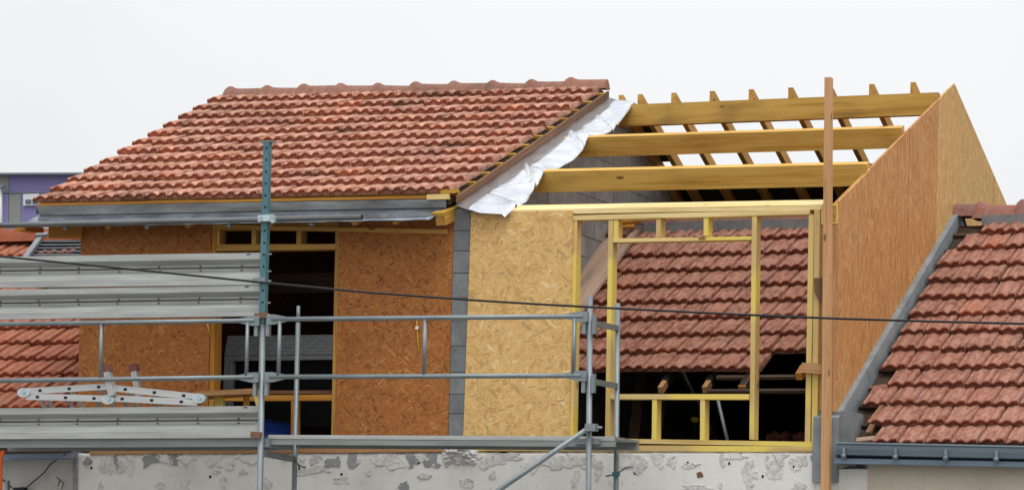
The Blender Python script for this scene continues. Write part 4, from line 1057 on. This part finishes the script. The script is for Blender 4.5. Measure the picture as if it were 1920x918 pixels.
# ================================================================== LADDER
YL = -.93
ld = thing('folding_ladder', 'folded aluminium hinged ladder lying above the lowest steel plank', 'ladder', on_y(205, 758, YL))
HN, HB, HR, HT = (47, 738), (203, 748), (373, 749), (208, 725)
def lsec(pa, pb, h=.062):
    dY = .34
    for Y in (YL, YL+dY):
        dr = V((0, Y-YL, -.62*(Y-YL)))
        fr = bar('stile', on_y(*pa, YL)+dr, on_y(*pb, YL)+dr, .028, h, 'alu', ld)
        if Y == YL:
            for t in (.14, .48, .82):
                p = on_y(*pa, YL).lerp(on_y(*pb, YL), t)
                bar('rung', p+V((0, -.010, 0)), p+V((0, dY, -.62*dY)), .030, .030, 'alu', ld)
                bar('rung_end', p+V((-.017, -.0155, 0)), p+V((.017, -.0155, 0)), .006, .024, 'hole', ld)
lsec((50, 743), (206, 747)); lsec((208, 746), (371, 754)); lsec((54, 733), (216, 723)); lsec((214, 727), (375, 744))
for x, y in ((46.5, 738), (205, 751), (375, 749)):
    for Y in (YL-.02, YL+.33):
        q = on_y(x, y, YL)+V((0, Y-YL, -.62*(Y-YL)))
        link('hinge', disc_mesh('hinge', .062, .045, 'hinge', 16), ld, frame(q+V((0, -.01, 0)), (1, 0, 0), (0, 1, 0)) @ Matrix.Diagonal((1.15, .75, 1, 1)))
        link('hinge_pin', disc_mesh('hinge_pin', .02, .02, 'clamp', 8), ld, frame(q+V((.01, -.022, 0)), (1, 0, 0), (0, 1, 0)))
for (xt, yt, xb, yb, Y) in ((205, 690, 215, 742, YL-.04), (222, 684, 233, 742, YL+.30)):
    lg = bar('stabiliser', on_y(xb, yb, YL)+V((0, Y-YL, 0)), on_y(xt, yt, YL)+V((0, Y-YL, 0)), .06, .062, 'alu', ld, up=(0, -1, 0))
    t_ = on_y(xt, yt, YL)+V((0, Y-YL, 0)); b_ = on_y(xb, yb, YL)+V((0, Y-YL, 0)); d_ = (t_-b_).normalized()
    bar('rubber_foot', t_-d_*.035, t_+d_*.03, .085, .075, 'redcap', lg, up=(0, -1, 0))
# wooden trestle behind it
tr = thing('trestle', 'low wooden trestle of reddish planks behind the folded ladder', 'trestle', on_y(430, 800, -.5))
bar('top_board', on_y(376, 739, -.55), on_y(481, 734, -.55), .2, .05, 'redwood', tr)
bar('top_board', on_y(384, 745, -.45), on_y(480, 738.5, -.45), .1, .03, 'orange', tr)
bar('leg', on_y(479, 732, -.6), on_y(489, 768, -.6), .05, .045, 'stud', tr, up=(0, -1, 0))
bar('leg', on_y(411, 742, -.5), on_y(416, 762, -.5)+V((.03, 0, -.35)), .09, .04, 'stud', tr, up=(0, -1, 0))
bar('leg', on_y(462, 742, -.5), on_y(464, 762, -.5)+V((.0, 0, -.35)), .05, .04, 'orange', tr, up=(0, -1, 0))

# ================================================================== things inside the openings
wu = thing('window_unit', 'white window frame with slotted shutter box leaning inside the dark opening', 'window', on_y(520, 815, 1.5))
lean = .62
face('shutter_box', [(427, 629), (645, 627), (645, 664), (421, 666)], 1.45, .18, 'shutter', wu)
face('head_rail', [(421, 667), (645, 665), (645, 673), (420, 676)], 1.46, .10, 'white', wu)
face('jamb', [(421, 677), (430, 676.5), (424, 800), (414, 800)], 1.47, .08, 'white', wu)
face('jamb', [(433.5, 676), (437, 676), (430, 800), (426.5, 800)], 1.50, .07, 'white', wu)
face('pane', [(437, 677), (645, 675), (645, 800), (431, 800)], 1.56, .02, 'hole', wu)
# tarp
vs, fs = [], []; n = 24
c0 = on_y(512, 815, .9); 
for i in range(n+1):
    for j in range(n+1):
        u, v = i/n*2-1, j/n*2-1; r2 = min(1, u*u+v*v)
        h = .26*(1-r2)**.6 + .05*noise.fractal(V((u*2, v*2, 1)), 1, 2, 3)*(1-r2)
        vs.append((c0.x+u*.36, .9+v*.4, 3.362+max(0, h)))
for i in range(n):
    for j in range(n): a = i*(n+1)+j; fs.append((a, a+1, a+n+2, a+n+1))
tp = link('tarpaulin', mesh('tarpaulin', vs, fs, 'bluetarp', True), None, Matrix.Identity(4)); tag(tp, 'crumpled blue plastic tarpaulin on the floor inside the dark opening', 'tarpaulin')
# attic contents
lp = thing('work_lamp', 'small yellow work lamp in the dark attic behind the sill', 'lamp', on_y(1303, 815, 2.4))
tube('lamp_head', [on_y(1303, 781, 2.4), on_y(1303, 784, 2.4), on_y(1303.5, 792, 2.4)], [.02, .045, .03], 'yellowlamp', lp, 10)
tube('lamp_stand', [on_y(1304, 792, 2.4), V((on_y(1304, 800, 2.4).x, 2.4, 3.28))], .012, 'rubber', lp, 6)
po = tube('metal_pole', [on_y(1345, 745, 1.0), V((on_y(1372, 822, 1.0).x, 1.0, 3.285))], .018, 'galv', None, 8); tag(po, 'thin grey metal pole leaning in the dark attic', 'pole')
for i, lb in enumerate(('dark board leaning upright nearest the yellow left stud', 'dark board leaning just right of the first one in the attic')):
    o = bar('stored_board', V((1.05+.22*i, 1.7+.05*i, 3.29)), V((.95+.22*i, 2.2+.04*i, 4.2)), .11, .025, 'darkwood', None, up=(0, -1, 0))  # dark timber colour stands in for the attic's shade on these boards
    tag(o, lb, 'board', 'boards leaning in the attic')
ts = thing('tile_stack', 'low stack of spare red tiles in the dark attic', 'tile stack', (2.0, 1.2, 3.28))
for i in range(7):
    for k_ in range(2):
        link('tile', tmO[i % 4], ts, Matrix.Translation((2.25+.27*k_+random.uniform(-.01, .01), 2.6, 3.285+.045*i)))
# ================================================================== pole, string, cable
pa, pb = on_y(1551.8, 145, -.16), on_y(1546.5, 918, -.16); d = (pb-pa).normalized(); pb = pb+d*((0-pb.z)/d.z)
pl_ = prism('timber_pole', [pa-V((.030, 0, 0)), pa+V((.028, 0, 0)), pb+V((.045, 0, 0)), pb-V((.045, 0, 0))], (0, .075, 0), 'redwood', None, axis=pb-pa)
tag(pl_, 'tall upright reddish timber post standing in front of the gable corner', 'timber post')
ys = thing('plumb_line', 'thin yellow string with a pale ring hanging against orange board', 'string', on_y(783, 600, -.02))
tube('cord', [on_y(*p, -.02) for p in ((781, 596), (782, 612), (783, 632), (786, 660))], .004, 'yellowstring', ys, 6)
link('ring', disc_mesh('ring', .018, .01, 'white', 12), ys, frame(on_y(781.5, 614, -.03), (1, 0, 0), (0, 1, 0)))
o = tube('yellow_twine', [on_y(*p, -.02) for p in ((389, 606), (391, 616), (394, 628))], .004, 'yellowstring', None, 6); tag(o, 'short yellow twine end beside the left opening post', 'twine')
cpts = [(-500, 447), (-200, 466), (0, 480.5), (250, 505), (500, 530), (690, 548), (880, 562), (1020, 570.5), (1160, 578), (1360, 588), (1560, 596.5), (1740, 602), (1920, 606.5), (2150, 611), (2500, 614)]
cb = tube('power_cable', [on_y(x, y, -3.0) for x, y in cpts], .0095, 'rubber', None, 8); tag(cb, 'black overhead cable sagging across the whole facade', 'cable')
